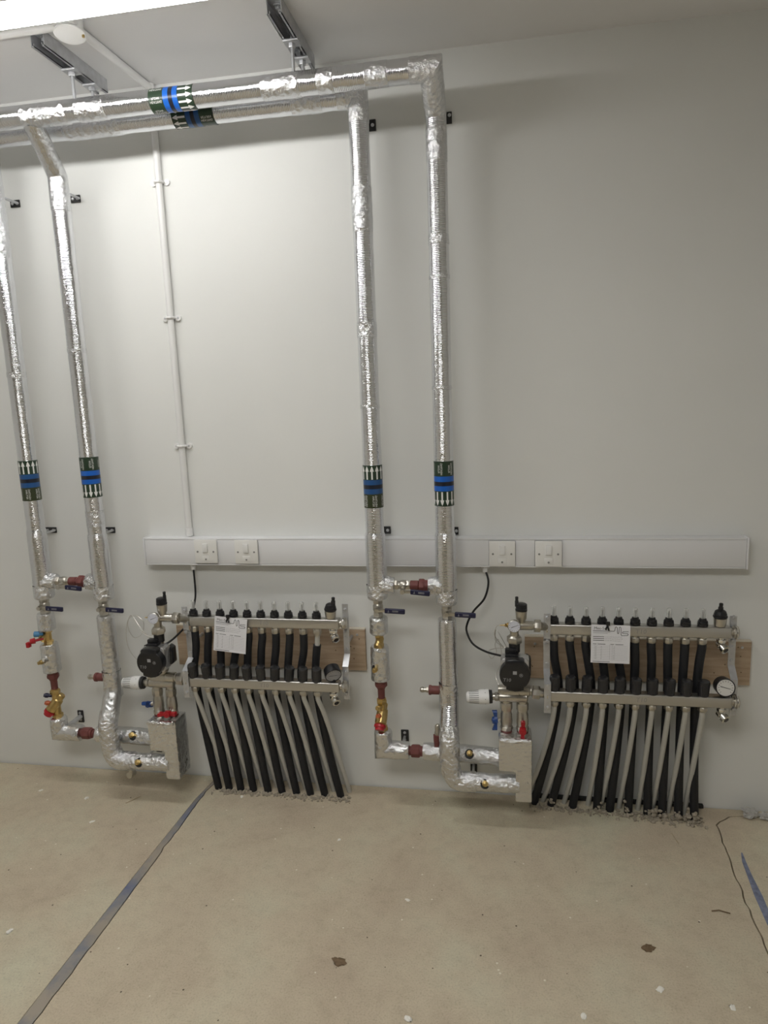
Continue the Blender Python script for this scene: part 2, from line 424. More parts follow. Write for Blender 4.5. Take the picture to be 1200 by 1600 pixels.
A = [(0.936, -0.235, 0.002), (0.929, -0.28, 0.006), (0.925, -0.34, 0.007), (0.921, -0.42, 0.011), (0.917, -0.50, 0.010), (0.912, -0.56, 0.007), (0.908, -0.63, 0.002)]
va = [(g.bm.verts.new((x-w_, y, 0.0008)), g.bm.verts.new((x+w_, y, 0.0008))) for x, y, w_ in A]
for p, q in zip(va, va[1:]): g._face((p[0], q[0], q[1], p[1]))
bpaint = mat('worn_blue_paint', (0.20, 0.225, 0.32), 0.75, 0, 0.3, 60, 0.35, 45); M['bpaint'] = bpaint
part(floor, 'paint_streak', g, 'bpaint', 'worn blue paint streak')

# ------------------------------------------------------------------ ceiling: tube, added fill panel, box, conduit, struts
def tube_light(x0, x1, y, zt, label, m, along='x'):
    o = thing('tube_light', label, 'light', ((x0+x1)/2, y, H))
    g = G().box(x0-0.02, x1+0.02, y-0.026, y+0.026, zt+0.062, H-0.0005, 0.004)
    for s in (-1, 1):
        t = bmesh.new(); c = [(y+s*0.020, zt+0.0635), (y+s*0.049, zt+0.010), (y+s*0.0505, zt+0.011), (y+s*0.022, zt+0.065)]
        a = [t.verts.new((x0-0.02, q, z)) for q, z in c]; b = [t.verts.new((x1+0.02, q, z)) for q, z in c]
        t.faces.new(a); t.faces.new(b[::-1])
        for k in range(4): t.faces.new((a[k], b[k], b[(k+1) % 4], a[(k+1) % 4]))
        g._merge(t)
    part(o, 'reflector_housing', g, 'white')
    part(o, 'tube', G().lathe((x0+0.012, y, zt), (1, 0, 0), [(0, 0.012), (0.006, 0.018), (x1-x0-0.03, 0.018), (x1-x0-0.024, 0.012)], 24), m)
    for xe in (x0, x1):
        part(o, 'lamp_holder', G().box(xe-0.012, xe+0.012, y-0.016, y+0.016, zt-0.022, zt+0.064, 0.004), 'white')
    return o
tube_light(-1.62, -0.36, -0.682, 2.335, 'bright fluorescent tube on the ceiling, in the top left corner', 'tube')
pl = thing('added_fill_panel', 'flush ceiling panel added out of view to brighten the floor', 'light', (-0.25, -2.35, H))  # unseen panel, added only to lift the floor brightness
part(pl, 'frame', G().box(-0.87, 0.37, -2.67, -2.655, H-0.012, H-0.0005).box(-0.87, 0.37, -2.045, -2.03, H-0.012, H-0.0005).box(-0.87, -0.855, -2.655, -2.045, H-0.012, H-0.0005).box(0.355, 0.37, -2.655, -2.045, H-0.012, H-0.0005), 'white')
part(pl, 'diffuser', G().box(-0.855, 0.355, -2.655, -2.045, H-0.008, H-0.002), 'panel')

cb = thing('conduit_box', 'round white conduit box on the ceiling, its lid hanging loose', 'conduit box', (-0.922, -0.425, H))
part(cb, 'box_body', G().lathe((-0.922, -0.425, H), (0, 0, -1), [(0, 0.036), (0.03, 0.036), (0.034, 0.034)], 32).box(-0.953, -0.888, -0.462, -0.425, H-0.032, H, 0.004), 'white')
lid = part(cb, 'lid', G().lathe((-0.920, -0.427, H-0.040), (0.06, -0.13, -1), [(0, 0.039), (0.003, 0.041), (0.006, 0.040), (0.008, 0.034)], 36), 'white')
part(lid, 'screw', G().cyl((-0.886, -0.42, H-0.038), (-0.886, -0.42, H-0.052), 0.0035, 10), 'brass')
RC = 0.0112
solo('conduit', 'white ceiling conduit running left from the round box', 'conduit', G().cyl((XL, -0.412, H-RC-0.001), (-0.95, -0.412, H-RC-0.001), RC, 18), 'white', (-0.96, -0.412, H))
solo('conduit', 'white ceiling conduit running from the round box to the wall', 'conduit', G().tube([(-0.921, -0.39, H-RC-0.001), (-0.91, -0.013, H-RC-0.001)], RC, 18), 'white', (-0.915, -0.2, H))
wc = thing('conduit', 'white conduit running down the wall to the cable trunking', 'conduit', (-0.908, 0, 1.7))
part(wc, 'conduit_tube', G().cyl((-0.908, -0.0125, H), (-0.908, -0.0125, 0.985), RC, 18).lathe((-0.908, -0.0125, 0.985), (0, 0, -1), [(0, 0.0115), (0.001, 0.0135), (0.029, 0.0135)], 18), 'white')
for z in (2.162, 1.7234, 1.282):
    c = part(wc, 'saddle_clip', G().tube([(-0.908-0.024, -0.003, z), (-0.908-0.0135, -0.004, z), (-0.908-0.0125, -0.017, z), (-0.908-0.006, -0.0255, z), (-0.908+0.006, -0.0255, z), (-0.908+0.0125, -0.017, z), (-0.908+0.0135, -0.004, z), (-0.908+0.024, -0.003, z)], 0.0046, 8)
             .lathe((-0.908+0.024, 0, z), (0, -1, 0), [(0, 0.0105), (0.007, 0.0105)], 16).lathe((-0.908-0.024, 0, z), (0, -1, 0), [(0, 0.0105), (0.007, 0.0105)], 16), 'white')
    part(c, 'screw', G().cyl((-0.908+0.024, -0.0065, z), (-0.908+0.024, -0.009, z), 0.003, 10).cyl((-0.908-0.024, -0.0065, z), (-0.908-0.024, -0.009, z), 0.003, 10), 'zinc')

YH, ZH, YR, ZR, RH = -0.24, 2.311, -0.137, 2.304, 0.0318
def strut(x, y0, y1, label):
    o = thing('strut_channel', label, 'bracket', (x, (y0+y1)/2, H), 'strut channels carrying the pipes')
    w2, h, t = 0.0205, 0.041, 0.0025; z0 = H-h
    g = G()
    g.box(x-w2, x+w2, y0, y1, H-t, H-0.0005); g.box(x-w2, x-w2+t, y0, y1, z0, H-t); g.box(x+w2-t, x+w2, y0, y1, z0, H-t)
    for s in (-1, 1):
        xa, xb = sorted((x+s*w2, x+s*(w2-0.0095))); g.box(xa, xb, y0, y1, z0, z0+t)
        xa, xb = sorted((x+s*(w2-0.0095), x+s*(w2-0.0095+t))); g.box(xa, xb, y0, y1, z0, z0+0.008)
    part(o, 'channel', g, 'zinc')
    part(o, 'fixing_bolt', G().cyl((x, y0+0.035, H-0.003), (x, y0+0.035, H-0.006), 0.012, 16).hexn((x, y0+0.035, H-0.006), (x, y0+0.035, H-0.014), 0.009), 'zinc')
    for y, z in ((YH, ZH), (YR, ZR)):
        r = part(o, 'threaded_rod', G().cyl((x+0.003, y, H-0.01), (x+0.003, y, z+RH-0.004), 0.0048, 12), 'zinc')
        part(r, 'plate_washer', G().box(x-0.019, x+0.025, y-0.02, y+0.02, z0-0.006, z0-0.0005, 0.001), 'zinc')
        part(r, 'nut', G().hexn((x+0.003, y, z0-0.006), (x+0.003, y, z0-0.017), 0.0105), 'zinc')
strut(-1.045, -0.388, -0.075, 'galvanised strut channel on the ceiling beneath the round conduit box')
strut(-0.361, -0.384, -0.060, 'galvanised strut channel on the bare ceiling, nearer the pipe corner')

# ------------------------------------------------------------------ identification bands
def band(parent, p0, p1, r, text, blue, greens, two):
    """wrapped marker tape: text at p0, arrows towards p1"""
    p0, p1 = Vector(p0), Vector(p1); L = (p1-p0).length; a = (p1-p0).normalized()
    u = Vector((0, -1, 0)); u = (u-a*u.dot(a)).normalized(); v = a.cross(u)
    def at(s, an, rr): return p0+a*s+rr*(math.cos(an)*u+math.sin(an)*v)
    g = G(); R0 = r+0.0012; cuts = [0, 0.33, 0.45, 0.545, 0.66, 1.0]; mi = [0, 1, 2, 1, 3]
    n = 40
    rings = [[g.bm.verts.new(at(c*L, 2*PI*k/n, R0)) for k in range(n)] for c in cuts]
    inner = [[g.bm.verts.new(at(c*L, 2*PI*k/n, r-0.004)) for k in range(n)] for c in (0, 1)]
    for i in range(5):
        for k in range(n): g._face((rings[i][k], rings[i+1][k], rings[i+1][(k+1) % n], rings[i][(k+1) % n]), mi[i])
    for k in range(n):
        g._face((inner[0][k], rings[0][k], rings[0][(k+1) % n], inner[0][(k+1) % n]), 0)
        g._face((rings[5][k], inner[1][k], inner[1][(k+1) % n], rings[5][(k+1) % n]), 3)
    b = part(parent, 'identification_band', g, [greens[0], blue, 'bblack', greens[1]], 'green and blue pipe marker band with white arrows')
    g = G(); R1 = R0+0.0006
    for q in range(12):
        c = 2*PI*q/12+0.12
        def poly(pts): g._face([g.bm.verts.new(at(s*L, c+w_, R1)) for s, w_ in pts])
        for w0, w1 in ((-0.08, 0), (0, 0.08)): poly([(0.675, w0), (0.86, w0), (0.86, w1), (0.675, w1)])
        poly([(0.86, -0.205), (0.86, -0.12), (0.925, -0.12)]); poly([(0.86, -0.12), (0.86, 0), (0.985, 0), (0.925, -0.12)])
        poly([(0.86, 0), (0.86, 0.12), (0.925, 0.12), (0.985, 0)]); poly([(0.86, 0.12), (0.86, 0.205), (0.925, 0.12)])
    part(b, 'arrow_print', g, 'print', 'white flow arrows')
    g = G()
    for q in range(6):
        c = 2*PI*q/6+0.30
        for j, line in enumerate(two):
            cc = c+(0.14 if j == 0 else -0.14)*(1 if text > 0 else -1)
            add_text(g, line, 0.0088, lambda x, y, cc=cc: at(L*0.165+text*x, cc+text*y/r, R1))
    part(b, 'lettering', g, 'print')
    return b

# ------------------------------------------------------------------ headers and risers
XP = {1: -1.438, 2: -1.199, 3: -0.198, 4: 0.032}; YP = -0.13; RP = 0.0303
def tape(parent, p, d, r, w_=0.05, m='tape'):
    p, d = Vector(p), Vector(d).normalized()
    g = G().tube([p-d*w_/2, p-d*w_/2*0.9, p+d*w_/2*0.9, p+d*w_/2], [r-0.003, r+0.0012, r+0.0012, r-0.003], 28, 0.007, 0.0009, 90, caps=False)
    return part(parent, 'foil_tape', g, m)
hd = thing('header_pipe', 'front foil-wrapped header pipe under the ceiling, ending in the right corner', 'pipe', (-0.6, YH, ZH))
part(hd, 'pipe_jacket', G().tube([(XL, YH, ZH+0.003), (XP[4]-0.045, YH, ZH)], RH, 32, 0.02, 0.0007, 30), 'foil_h')
part(hd, 'elbow', G().tube([(XP[4]-0.06, YH, ZH), (XP[4]-0.001, YH, ZH-0.001), (XP[4]-0.001, YP, ZH-0.075)], [RH+0.001, RH+0.001, RP+0.001], 52, 0.0045, 0.0016, 50), 'foil_c', 'crumpled foil corner')
part(hd, 'branch', G().tube([(XP[2], YH+0.01, ZH-0.012), (XP[2], YP, 2.172), (XP[2], YP, 2.13)], [RP, RP, RP+0.0006], 32, 0.008, 0.0010, 50), 'foil_p', 'foil-wrapped branch bent back to the second riser')
for x, w_ in ((-1.14, 0.16), (-0.985, 0.1), (-0.395, 0.12), (-0.265, 0.05), (-0.12, 0.07)): tape(hd, (x, YH, ZH), (1, 0, 0), RH, w_)
band(hd, (-0.790, YH, ZH), (-0.655, YH, ZH), RH, 1, 'bblue', ('green', 'green'), ('HEATING', 'FLOW'))
hr = thing('header_pipe', 'rear foil-wrapped header pipe against the wall, behind the front header', 'pipe', (-0.6, YR, ZR))
part(hr, 'pipe_jacket', G().tube([(XL, YR, ZR+0.003), (XP[3]-0.03, YR, ZR)], RH-0.0005, 32, 0.02, 0.0007, 30), 'foil_h')
part(hr, 'elbow', G().tube([(XP[3]-0.06, YR, ZR), (XP[3], YR+0.004, ZR), (XP[3], YP, ZR-0.07)], [RH, RH, RP+0.0006], 52, 0.0045, 0.0016, 50), 'foil_c', 'crumpled foil corner')
part(hr, 'branch', G().tube([(XP[1], YR, ZR-0.01), (XP[1], YP, ZR-0.075)], [RP+0.002, RP+0.0006], 52, 0.0045, 0.0016, 50), 'foil_c', 'crumpled foil tee')
for x, w_ in ((-1.05, 0.2), (-0.35, 0.1)): tape(hr, (x, YR, ZR), (1, 0, 0), RH, w_)
band(hr, (-0.640, YR, ZR), (-0.772, YR, ZR), RH, -1, 'bblue2', ('green', 'green'), ('HEATING', 'RETURN'))  # darker blue puts shadow into the colour of this rear band

def riser(n, ztop, zfat, zend, bandz, up_, label, joints, tee):
    x = XP[n]; o = thing('riser_pipe', label, 'pipe', (x, YP, zend), 'vertical foil-wrapped riser pipes')
    part(o, 'pipe_jacket', G().tube([(x, YP, ztop), (x, YP, zfat)], RP, 32, 0.025, 0.0006, 30), 'foil_v')
    part(o, 'lower_jacket', G().tube([(x, YP, zfat+0.01), (x, YP, zfat), (x, YP, zend+0.012), (x, YP, zend+0.004), (x, YP, zend)], [RP-0.001, RP+0.0032, RP+0.0038, RP+0.003, 0.018], 32, 0.02, 0.0011, 40), 'foil_v')
    part(o, 'foil_tape', G().tube([(x, YP, zend+0.05), (x, YP, zend+0.008), (x, YP, zend+0.001)], [RP+0.0045, RP+0.0048, RP+0.001], 52, 0.0045, 0.0016, 70, caps=False), 'foil_c')
    for z, w_ in joints: tape(o, (x, YP, z), (0, 0, 1), RP, w_)
    zt, zb = bandz
    if up_: band(o, (x, YP, zb), (x, YP, zt), RP, 1, 'bblue2', ('olive', 'green'), ('HEATING', 'RETURN'))
    else: band(o, (x, YP, zt), (x, YP, zb), RP, -1, 'bblue', ('green', 'green'), ('HEATING', 'FLOW'))
    s, rr = tee
    part(o, 'tee', G().tube([(x+s*0.012, YP, 0.813), (x+s*0.040, YP, 0.813), (x+s*0.058, YP, 0.813), (x+s*0.060, YP, 0.813)], [rr+0.008, rr+0.004, rr+0.001, 0.013], 52, 0.0045, 0.0034, 60), 'foil_c', 'crumpled foil collar at the bypass')
    return o
riser(1, ZR-0.06, 1.0, 0.7495, (1.254, 1.1125), True, 'leftmost foil-wrapped riser pipe, cut by the photo edge at top', ((1.55, 0.02), (2.05, 0.25)), (1, 0.024))
riser(2, 2.14, 0.985, 0.7484, (1.2607, 1.1214), False, 'second foil-wrapped riser from the left, below the slanting branch', ((2.10, 0.08), (1.62, 0.016), (1.02, 0.012), (1.05, 0.05)), (-1, 0.026))
riser(3, ZR-0.06, 0.985, 0.7665, (1.2148, 1.0766), True, 'third foil-wrapped riser from the left, crossing the trunking, up arrows', ((1.99, 0.14), (1.637, 0.05), (1.40, 0.012)), (1, 0.025))
riser(4, ZH-0.07, 0.985, 0.7505, (1.2227, 1.0809), False, 'rightmost foil-wrapped riser pipe, below the header corner', ((1.887, 0.03), (1.78, 0.012), (2.15, 0.1), (1.45, 0.012)), (-1, 0.026))

# pipe clips on the wall
def clip(x, z, w_, h, label, yp=YP, bolts=((0.25, 0), (-0.25, 0)), px=None, sr=0.0045):
    o = thing('pipe_clip', label, 'bracket', (x, 0, z))
    part(o, 'back_plate', G().box(x-w_/2, x+w_/2, -0.006, -0.0003, z-h/2, z+h/2, 0.0015), 'blackm')
    for a, b in bolts: part(o, 'screw', G().lathe((x+a*w_, -0.006, z+b*h), (0, -1, 0), [(0, 0.0055), (0.002, 0.005), (0.0035, 0.0025)], 12), 'zinc')
    px = x if px is None else px
    part(o, 'stud', G().cyl((px, -0.006, z), (px, yp+0.022, z), sr, 12), 'zinc')
clip(-1.457, 2.141, 0.036, 0.024, 'small black clip behind the leftmost riser near the ceiling', px=-1.445)
clip(-1.2245, 2.138, 0.036, 0.024, 'small black clip behind the second riser, high on the wall', px=-1.21)
clip(-0.186, 2.270, 0.036, 0.034, 'small black clip behind the third riser, under the header', px=-0.195, bolts=((0.22, 0),))
clip(0.052, 2.268, 0.036, 0.034, 'small black clip behind the rightmost riser, under the corner', px=0.04, bolts=((0.3, 0.2),))
clip(-1.473, 0.9766, 0.046, 0.022, 'small black clip behind the leftmost riser, below its marker band', px=-1.455)
clip(-1.229, 0.976, 0.042, 0.022, 'small black clip behind the second riser, below its marker band', px=-1.215)
clip(-0.185, 0.9735, 0.036, 0.026, 'small black clip on the trunking top edge beside the third riser', px=-0.195, bolts=((0.22, 0),))
clip(0.0495, 0.9707, 0.034, 0.026, 'small black clip on the trunking top edge beside the rightmost riser', px=0.04, bolts=((0.3, 0),))
clip(-0.1416, 0.207, 0.028, 0.05, 'black upright clip beside the foil elbow under the third riser', px=-0.1416, bolts=((0, -0.25), (0, 0.3)), yp=-0.118)
clip(-1.4416, 0.222, 0.024, 0.05, 'dark upright clip beside the foil elbow at far left', px=-1.4416, bolts=((0, -0.25), (0, 0.3)), yp=-0.118, sr=0.0095)
clip(0.106, 0.110, 0.024, 0.06, 'small black clip between the two low pipe runs at the right', bolts=((0, 0.3),), yp=-0.16, px=0.106)
clip(-1.118, 0.118, 0.024, 0.06, 'small black clip between the two low pipe runs at the left', bolts=((0, 0.3),), yp=-0.16, px=-1.118)

# ------------------------------------------------------------------ trunking, switches, cable glands
TX0, TX1, TZ0, TZ1, TY = -1.070, 0.968, 0.8565, 0.954, -0.05
tr = thing('cable_trunking', 'long white square cable trunking along the wall behind the risers', 'trunking', ((TX0+TX1)/2, 0, 0.905))
part(tr, 'trunking_body', G().box(TX0, TX1, TY+0.004, -0.0003, TZ0, TZ1, 0.002), 'trunk')
for x0, x1 in ((TX0+0.004, -0.868), (-0.790, -0.72), (-0.634, 0.169), (0.256, 0.318), (0.406, TX1-0.004)):
    part(tr, 'trunking_lid', G().box(x0, x1, TY-0.001, TY+0.006, TZ0+0.005, TZ1-0.006, 0.0015), 'trunk')
for x0, x1 in ((TX0-0.003, TX0+0.003), (TX1-0.003, TX1+0.003)):
    part(tr, 'end_cap', G().box(x0, x1, TY-0.0025, -0.0003, TZ0-0.002, TZ1+0.002, 0.001), 'trunk')
part(tr, 'trunking_lip', G().box(TX0+0.004, TX1-0.004, TY-0.0005, TY+0.006, TZ1-0.0055, TZ1+0.0005, 0.001).box(TX0+0.004, TX1-0.004, TY-0.0005, TY+0.006, TZ0-0.0005, TZ0+0.0045, 0.001), 'trunk')
def spur(x, z, label):
    o = thing('switch', label, 'switch', (x, TY, z), 'white fused switches on the trunking')
    y = TY-0.0012; f = y-0.0095
    part(o, 'faceplate', G().box(x-0.043, x+0.043, f, y, z-0.043, z+0.043, 0.003), 'white2')
    part(o, 'rocker', G().prism([(x-0.0095, z-0.002), (x+0.0095, z-0.002), (x+0.0095, z+0.029), (x-0.0095, z+0.029)], f-0.006, f+0.001, 0.0015), 'white')
    fc = part(o, 'fuse_carrier', G().box(x-0.014, x+0.014, f-0.0012, f+0.001, z-0.033, z-0.014, 0.001), 'white2')
    part(fc, 'screw', G().cyl((x, f-0.0008, z-0.0275), (x, f-0.0022, z-0.0275), 0.0034, 12), 'grey')
    for s in (-1, 1): part(o, 'screw', G().cyl((x+s*0.030, f+0.001, z), (x+s*0.030, f-0.0012, z), 0.0034, 12), 'grey')
spur(-0.829, 0.908, 'first white fused switch from the left on the trunking')
spur(-0.677, 0.907, 'second white fused switch from the left, above the left manifold')
spur(0.2125, 0.9035, 'white fused switch just right of the rightmost riser')
spur(0.362, 0.9035, 'rightmost white fused switch on the trunking')
def gland(x, label):
    y = -0.028
    solo('cable_gland', label, 'cable gland', G().lathe((x, y, TZ0), (0, 0, -1), [(0, 0.013), (0.008, 0.013), (0.009, 0.009), (0.022, 0.008)], 16), 'white', (x, y, TZ0), 'cable glands under the trunking')
gland(0.156, 'white cable gland under the trunking at right, black cable leaving it')
gland(-0.897, 'white cable gland under the trunking at left, black cable leaving it')

def smooth(pts, n=8):
    P = [Vector(p) for p in pts]; out = []
    for i in range(len(P)-1):
        p0 = P[max(0, i-1)]; p1 = P[i]; p2 = P[i+1]; p3 = P[min(len(P)-1, i+2)]
        for k in range(n):
            t = k/n
            out.append(0.5*((2*p1)+(p2-p0)*t+(2*p0-5*p1+4*p2-p3)*t*t+(3*p1-p0-3*p2+p3)*t**3))
    return out+[P[-1]]
solo('power_cable', 'black cable looping from the trunking down to the right pump', 'cable',
     G().tube(smooth([(0.156, -0.028, 0.842), (0.1665, -0.045, 0.802), (0.153, -0.06, 0.7505), (0.1162, -0.06, 0.705), (0.095, -0.07, 0.664), (0.094, -0.08, 0.637), (0.1147, -0.1, 0.604), (0.158, -0.12, 0.586), (0.211, -0.155, 0.5865), (0.243, -0.178, 0.588)]), 0.0036, 10), 'black', (0.156, -0.028, 0.842))
solo('power_cable', 'short black cable hanging behind the left manifold and looping to its pump', 'cable',
     G().tube(smooth([(-0.897, -0.028, 0.842), (-0.8905, -0.04, 0.76), (-0.893, -0.05, 0.715), (-0.897, -0.09, 0.66), (-0.9159, -0.13, 0.632), (-0.951, -0.16, 0.602), (-0.985, -0.186, 0.594), (-1.012, -0.190, 0.600), (-1.026, -0.186, 0.598)]), 0.0036, 10), 'black', (-0.897, -0.028, 0.842))

# ------------------------------------------------------------------ valves
def lever(o, pv, d, ln, drop=0.0):
    """steel arm with navy grip; pv pivot in front of the body, d = +1 to the right"""
    x, y, z = pv
    arm = part(o, 'lever', G().box(min(x, x+d*0.03), max(x, x+d*0.03), y-0.0015, y+0.0015, z-0.006, z+0.006, 0.001).hexn((x, y+0.0015, z), (x, y-0.009, z), 0.0085), 'nickel')
    a, b = x+d*0.026, x+d*(0.026+ln)
    m = Matrix.Translation((a, y, z)) @ Matrix.Rotation(drop, 4, 'Y') @ Matrix.Translation((-a, -y, -z))
    gr = part(arm, 'grip', G().box(min(a, b), max(a, b), y-0.006, y+0.0035, z-0.0085, z+0.0085, 0.0034, mtx=m, seg=3)
              .box(a+0.010, a+0.016, y-0.0064, y-0.005, z-0.0035, z-0.0022, mi=1, mtx=m).box(a+0.0125, a+0.0138, y-0.0064, y-0.005, z-0.0035, z+0.0035, mi=1, mtx=m)
              .box(a+0.026, a+0.046, y-0.0064, y-0.005, z-0.002, z-0.0012, mi=1, mtx=m).box(a+0.026, a+0.046, y-0.0064, y-0.005, z+0.001, z+0.0028, mi=1, mtx=m), ['navy', 'ink2'], 'navy lever grip')
    return arm
def ball_valve_v(x, zt, zb, label):
    o = thing('ball_valve', label, 'valve', (x, YP, zb), 'lever ball valves under the risers')
    zm = (zt+zb)/2
    part(o, 'body', G().lathe((x, YP, zb-0.006), (0, 0, 1), [(0, 0.0135), (zt-zb+0.012, 0.0135)], 18).hexn((x, YP, zb+0.002), (x, YP, zb+0.017), 0.0175)
         .hexn((x, YP, zt-0.017), (x, YP, zt-0.002), 0.0175).lathe((x, YP, zm-0.015), (0, 0, 1), [(0, 0.013), (0.008, 0.0175), (0.022, 0.0175), (0.03, 0.013)], 18)
         .cyl((x, YP, zm), (x, YP-0.028, zm), 0.0085, 14), 'nickel')
    lever(o, (x+0.002, YP-0.031, zm), 1, 0.068, 0.045)
ball_valve_v(XP[3], 0.7675, 0.703, 'nickel ball valve with navy lever under the third riser')
ball_valve_v(XP[4], 0.7515, 0.702, 'nickel ball valve with navy lever under the rightmost riser')
ball_valve_v(XP[1]-0.004, 0.7505, 0.690, 'nickel ball valve with navy lever under the leftmost riser')
ball_valve_v(XP[2]-0.006, 0.7495, 0.690, 'nickel ball valve with navy lever under the second riser from left')

def bypass(x0, x1, label, ul, u_len):
    """horizontal valve and red-brown union between two risers"""
    z = 0.8135; o = thing('bypass_valve', label, 'valve', ((x0+x1)/2, YP, z))
    xm = x0+0.032
    part(o, 'body', G().cyl((x0-0.004, YP, z), (x0+0.055, YP, z), 0.0125, 18).hexn((x0, YP, z), (x0+0.014, YP, z), 0.0165).hexn((x0+0.04, YP, z), (x0+0.056, YP, z), 0.016)
         .lathe((xm-0.014, YP, z), (1, 0, 0), [(0, 0.0125), (0.007, 0.017), (0.021, 0.017), (0.028, 0.0125)], 18).cyl((xm, YP, z-0.004), (xm, YP-0.03, z-0.010), 0.008, 14), 'nickel')
    lever(o, (xm, YP-0.034, z-0.012), 1, 0.064, 0.09)
    xa = x0+0.052
    part(o, 'union', G().cyl((xa, YP, z), (x1+0.003, YP, z), 0.0125, 20).lathe((xa, YP, z), (1, 0, 0), [(0, 0.013), (0.003, 0.0158), (0.028, 0.0158), (0.03, 0.013)], 20)
         .hexn((x1-0.034, YP, z), (x1-0.016, YP, z), 0.0225, seg=8).lathe((x1-0.017, YP, z), (1, 0, 0), [(0, 0.018), (0.014, 0.018), (0.019, 0.014)], 20), 'brown', 'red-brown painted union')
bypass(XP[3]+0.058, XP[4]-0.055, 'bypass valve with red-brown union linking the two right risers', 0, 0)
bypass(XP[1]+0.056, XP[2]-0.057, 'bypass valve with red-brown union linking the two left risers', 0, 0)

# ------------------------------------------------------------------ left column of each set: sleeves, strainer, union, balancing valve, elbow
def plug(o, p, d, r=0.0075, m='brass'):
    """pressure test plug poking out of a cut in the foil"""
    p, d = Vector(p), Vector(d).normalized()
    k = part(o, 'test_plug', G().lathe(p, d, [(0, r*1.15), (0.016, r*1.15), (0.017, r*0.8), (0.024, r*0.8), (0.025, r*0.55)], 14), m, 'brass test plug')
    part(k, 'cut_edge', G().lathe(p-d*0.002, d, [(0, r*2.0), (0.006, r*1.75), (0.0065, r*1.2)], 14), 'blackm', 'dark cut in the foil')
def column(x, dz, side, zs, rot, caps):
    y = YP; S = 'right' if side == 'R' else 'left'
    (s1t, s1b, s2t, s2b, ut, ub, bb) = zs
    solo('pipe_sleeve', 'short upper foil sleeve below the outer ball valve, %s pipe set' % S, 'pipe insulation',
         G().tube([(x, y, s1t), (x, y, s1t-0.001), (x, y, s1t-0.007), (x, y, s1b+0.005), (x, y, s1b)], [0.016, 0.027, RP, RP, 0.026], 52, 0.0045, 0.0014, 45), 'foil_p', (x, y, s1b))
    st = thing('strainer', ('brass strainer between two foil sleeves, right pipe set' if side == 'R' else 'brass strainer with red and blue caps between foil sleeves, left pipe set'), 'valve', (x, y, s2t))
    part(st, 'body', G().cyl((x, y, s1b+0.004), (x, y, s2t-0.004), 0.0125, 16).hexn((x, y, s2t), (x, y, s2t+0.012), 0.0165).hexn((x, y, s1b-0.012), (x, y, s1b), 0.016)
         .lathe((x+0.004, y+0.004, s1b-0.012), (-0.62*rot[0], -0.5*rot[1], -0.55), [(0, 0.010), (0.006, 0.0135), (0.028, 0.0135), (0.030, 0.0155), (0.038, 0.0155), (0.040, 0.010)], 14), 'brass')
    if caps:
        z = (s1b+s2t)/2
        part(st, 'blue_cap', G().lathe((x-0.010, y-0.012, z+0.014), (-0.8, -0.5, 0.1), [(0, 0.006), (0.012, 0.006), (0.013, 0.0105), (0.03, 0.0105), (0.032, 0.006)], 12), 'lblue', 'light blue cap')
        part(st, 'red_cap', G().lathe((x-0.010, y-0.012, z-0.004), (-0.85, -0.5, -0.1), [(0, 0.005), (0.028, 0.005), (0.029, 0.011), (0.045, 0.0095), (0.047, 0.005)], 12).box(x-0.062, x-0.050, y-0.045, y-0.028, z-0.030, z-0.010, 0.002), 'red', 'red cap')
    sl = thing('pipe_sleeve', 'longer lower foil sleeve with a test plug, %s pipe set' % S, 'pipe insulation', (x, y, s2b))
    part(sl, 'sleeve', G().tube([(x, y, s2t+0.002), (x, y, s2t), (x, y, s2t-0.008), (x, y, s2b+0.006), (x, y, s2b)], [0.016, 0.028, RP+0.001, RP+0.0015, 0.024], 52, 0.0045, 0.0015, 45), 'foil_p')
    pz = 0.53 if side == 'R' else 0.515
    plug(sl, (x-0.010, y-0.024, pz), (-0.5 if side == 'L' else -0.15, -1, -0.1))
    if side == 'L': part(sl, 'test_plug', G().lathe((x+0.004, y-0.026, pz+0.006), (-0.35, -1, 0.3), [(0, 0.009), (0.016, 0.009), (0.018, 0.006)], 12), 'chrome', 'pale metal plug')
    un = solo('pipe_union', 'red-brown union below the longer foil sleeve, %s pipe set' % S, 'pipe fitting',
         G().lathe((x, y, ut+0.004), (0, 0, -1), [(0, 0.014), (0.003, 0.0195), (0.022, 0.0195), (0.026, 0.016), (0.034, 0.0125), (ut-ub+0.006, 0.0118)], 22).hexn((x, y, ut-0.004), (x, y, ut-0.018), 0.0215, seg=8), 'brown', (x, y, ub))
    # balancing valve: upright body, slanting bonnet with a red cap at the lower end
    bv = thing('balancing_valve', 'brass balancing valve with red cap, %s pipe set' % S, 'valve', (x, y, bb))
    zc = (ub+bb)/2+0.004
    dh = Vector((-rot[0], -rot[1], 0)).normalized(); d = (dh*0.62+Vector((0, 0, -0.78))).normalized()
    c = Vector((x, y, zc))
    body = G().cyl((x, y, bb-0.012), (x, y, ub+0.004), 0.0135, 18).hexn((x, y, ub-0.016), (x, y, ub), 0.0185).hexn((x, y, bb-0.004), (x, y, bb+0.014), 0.019)
    body.lathe(c-d*0.036, d, [(0, 0.012), (0.003, 0.0145), (0.02, 0.0145), (0.024, 0.0185), (0.05, 0.0205), (0.07, 0.0205), (0.074, 0.017)], 20)
    part(bv, 'body', body, 'brass')
    part(bv, 'red_cap', G().lathe(c+d*0.038, d, [(0, 0.017), (0.002, 0.0205), (0.010, 0.0205), (0.011, 0.0165), (0.020, 0.0155), (0.021, 0.009)], 20), 'red', 'red sealing cap')
    side_d = (dh*0.9+Vector((-0.18, -0.2, 0.25))).normalized()
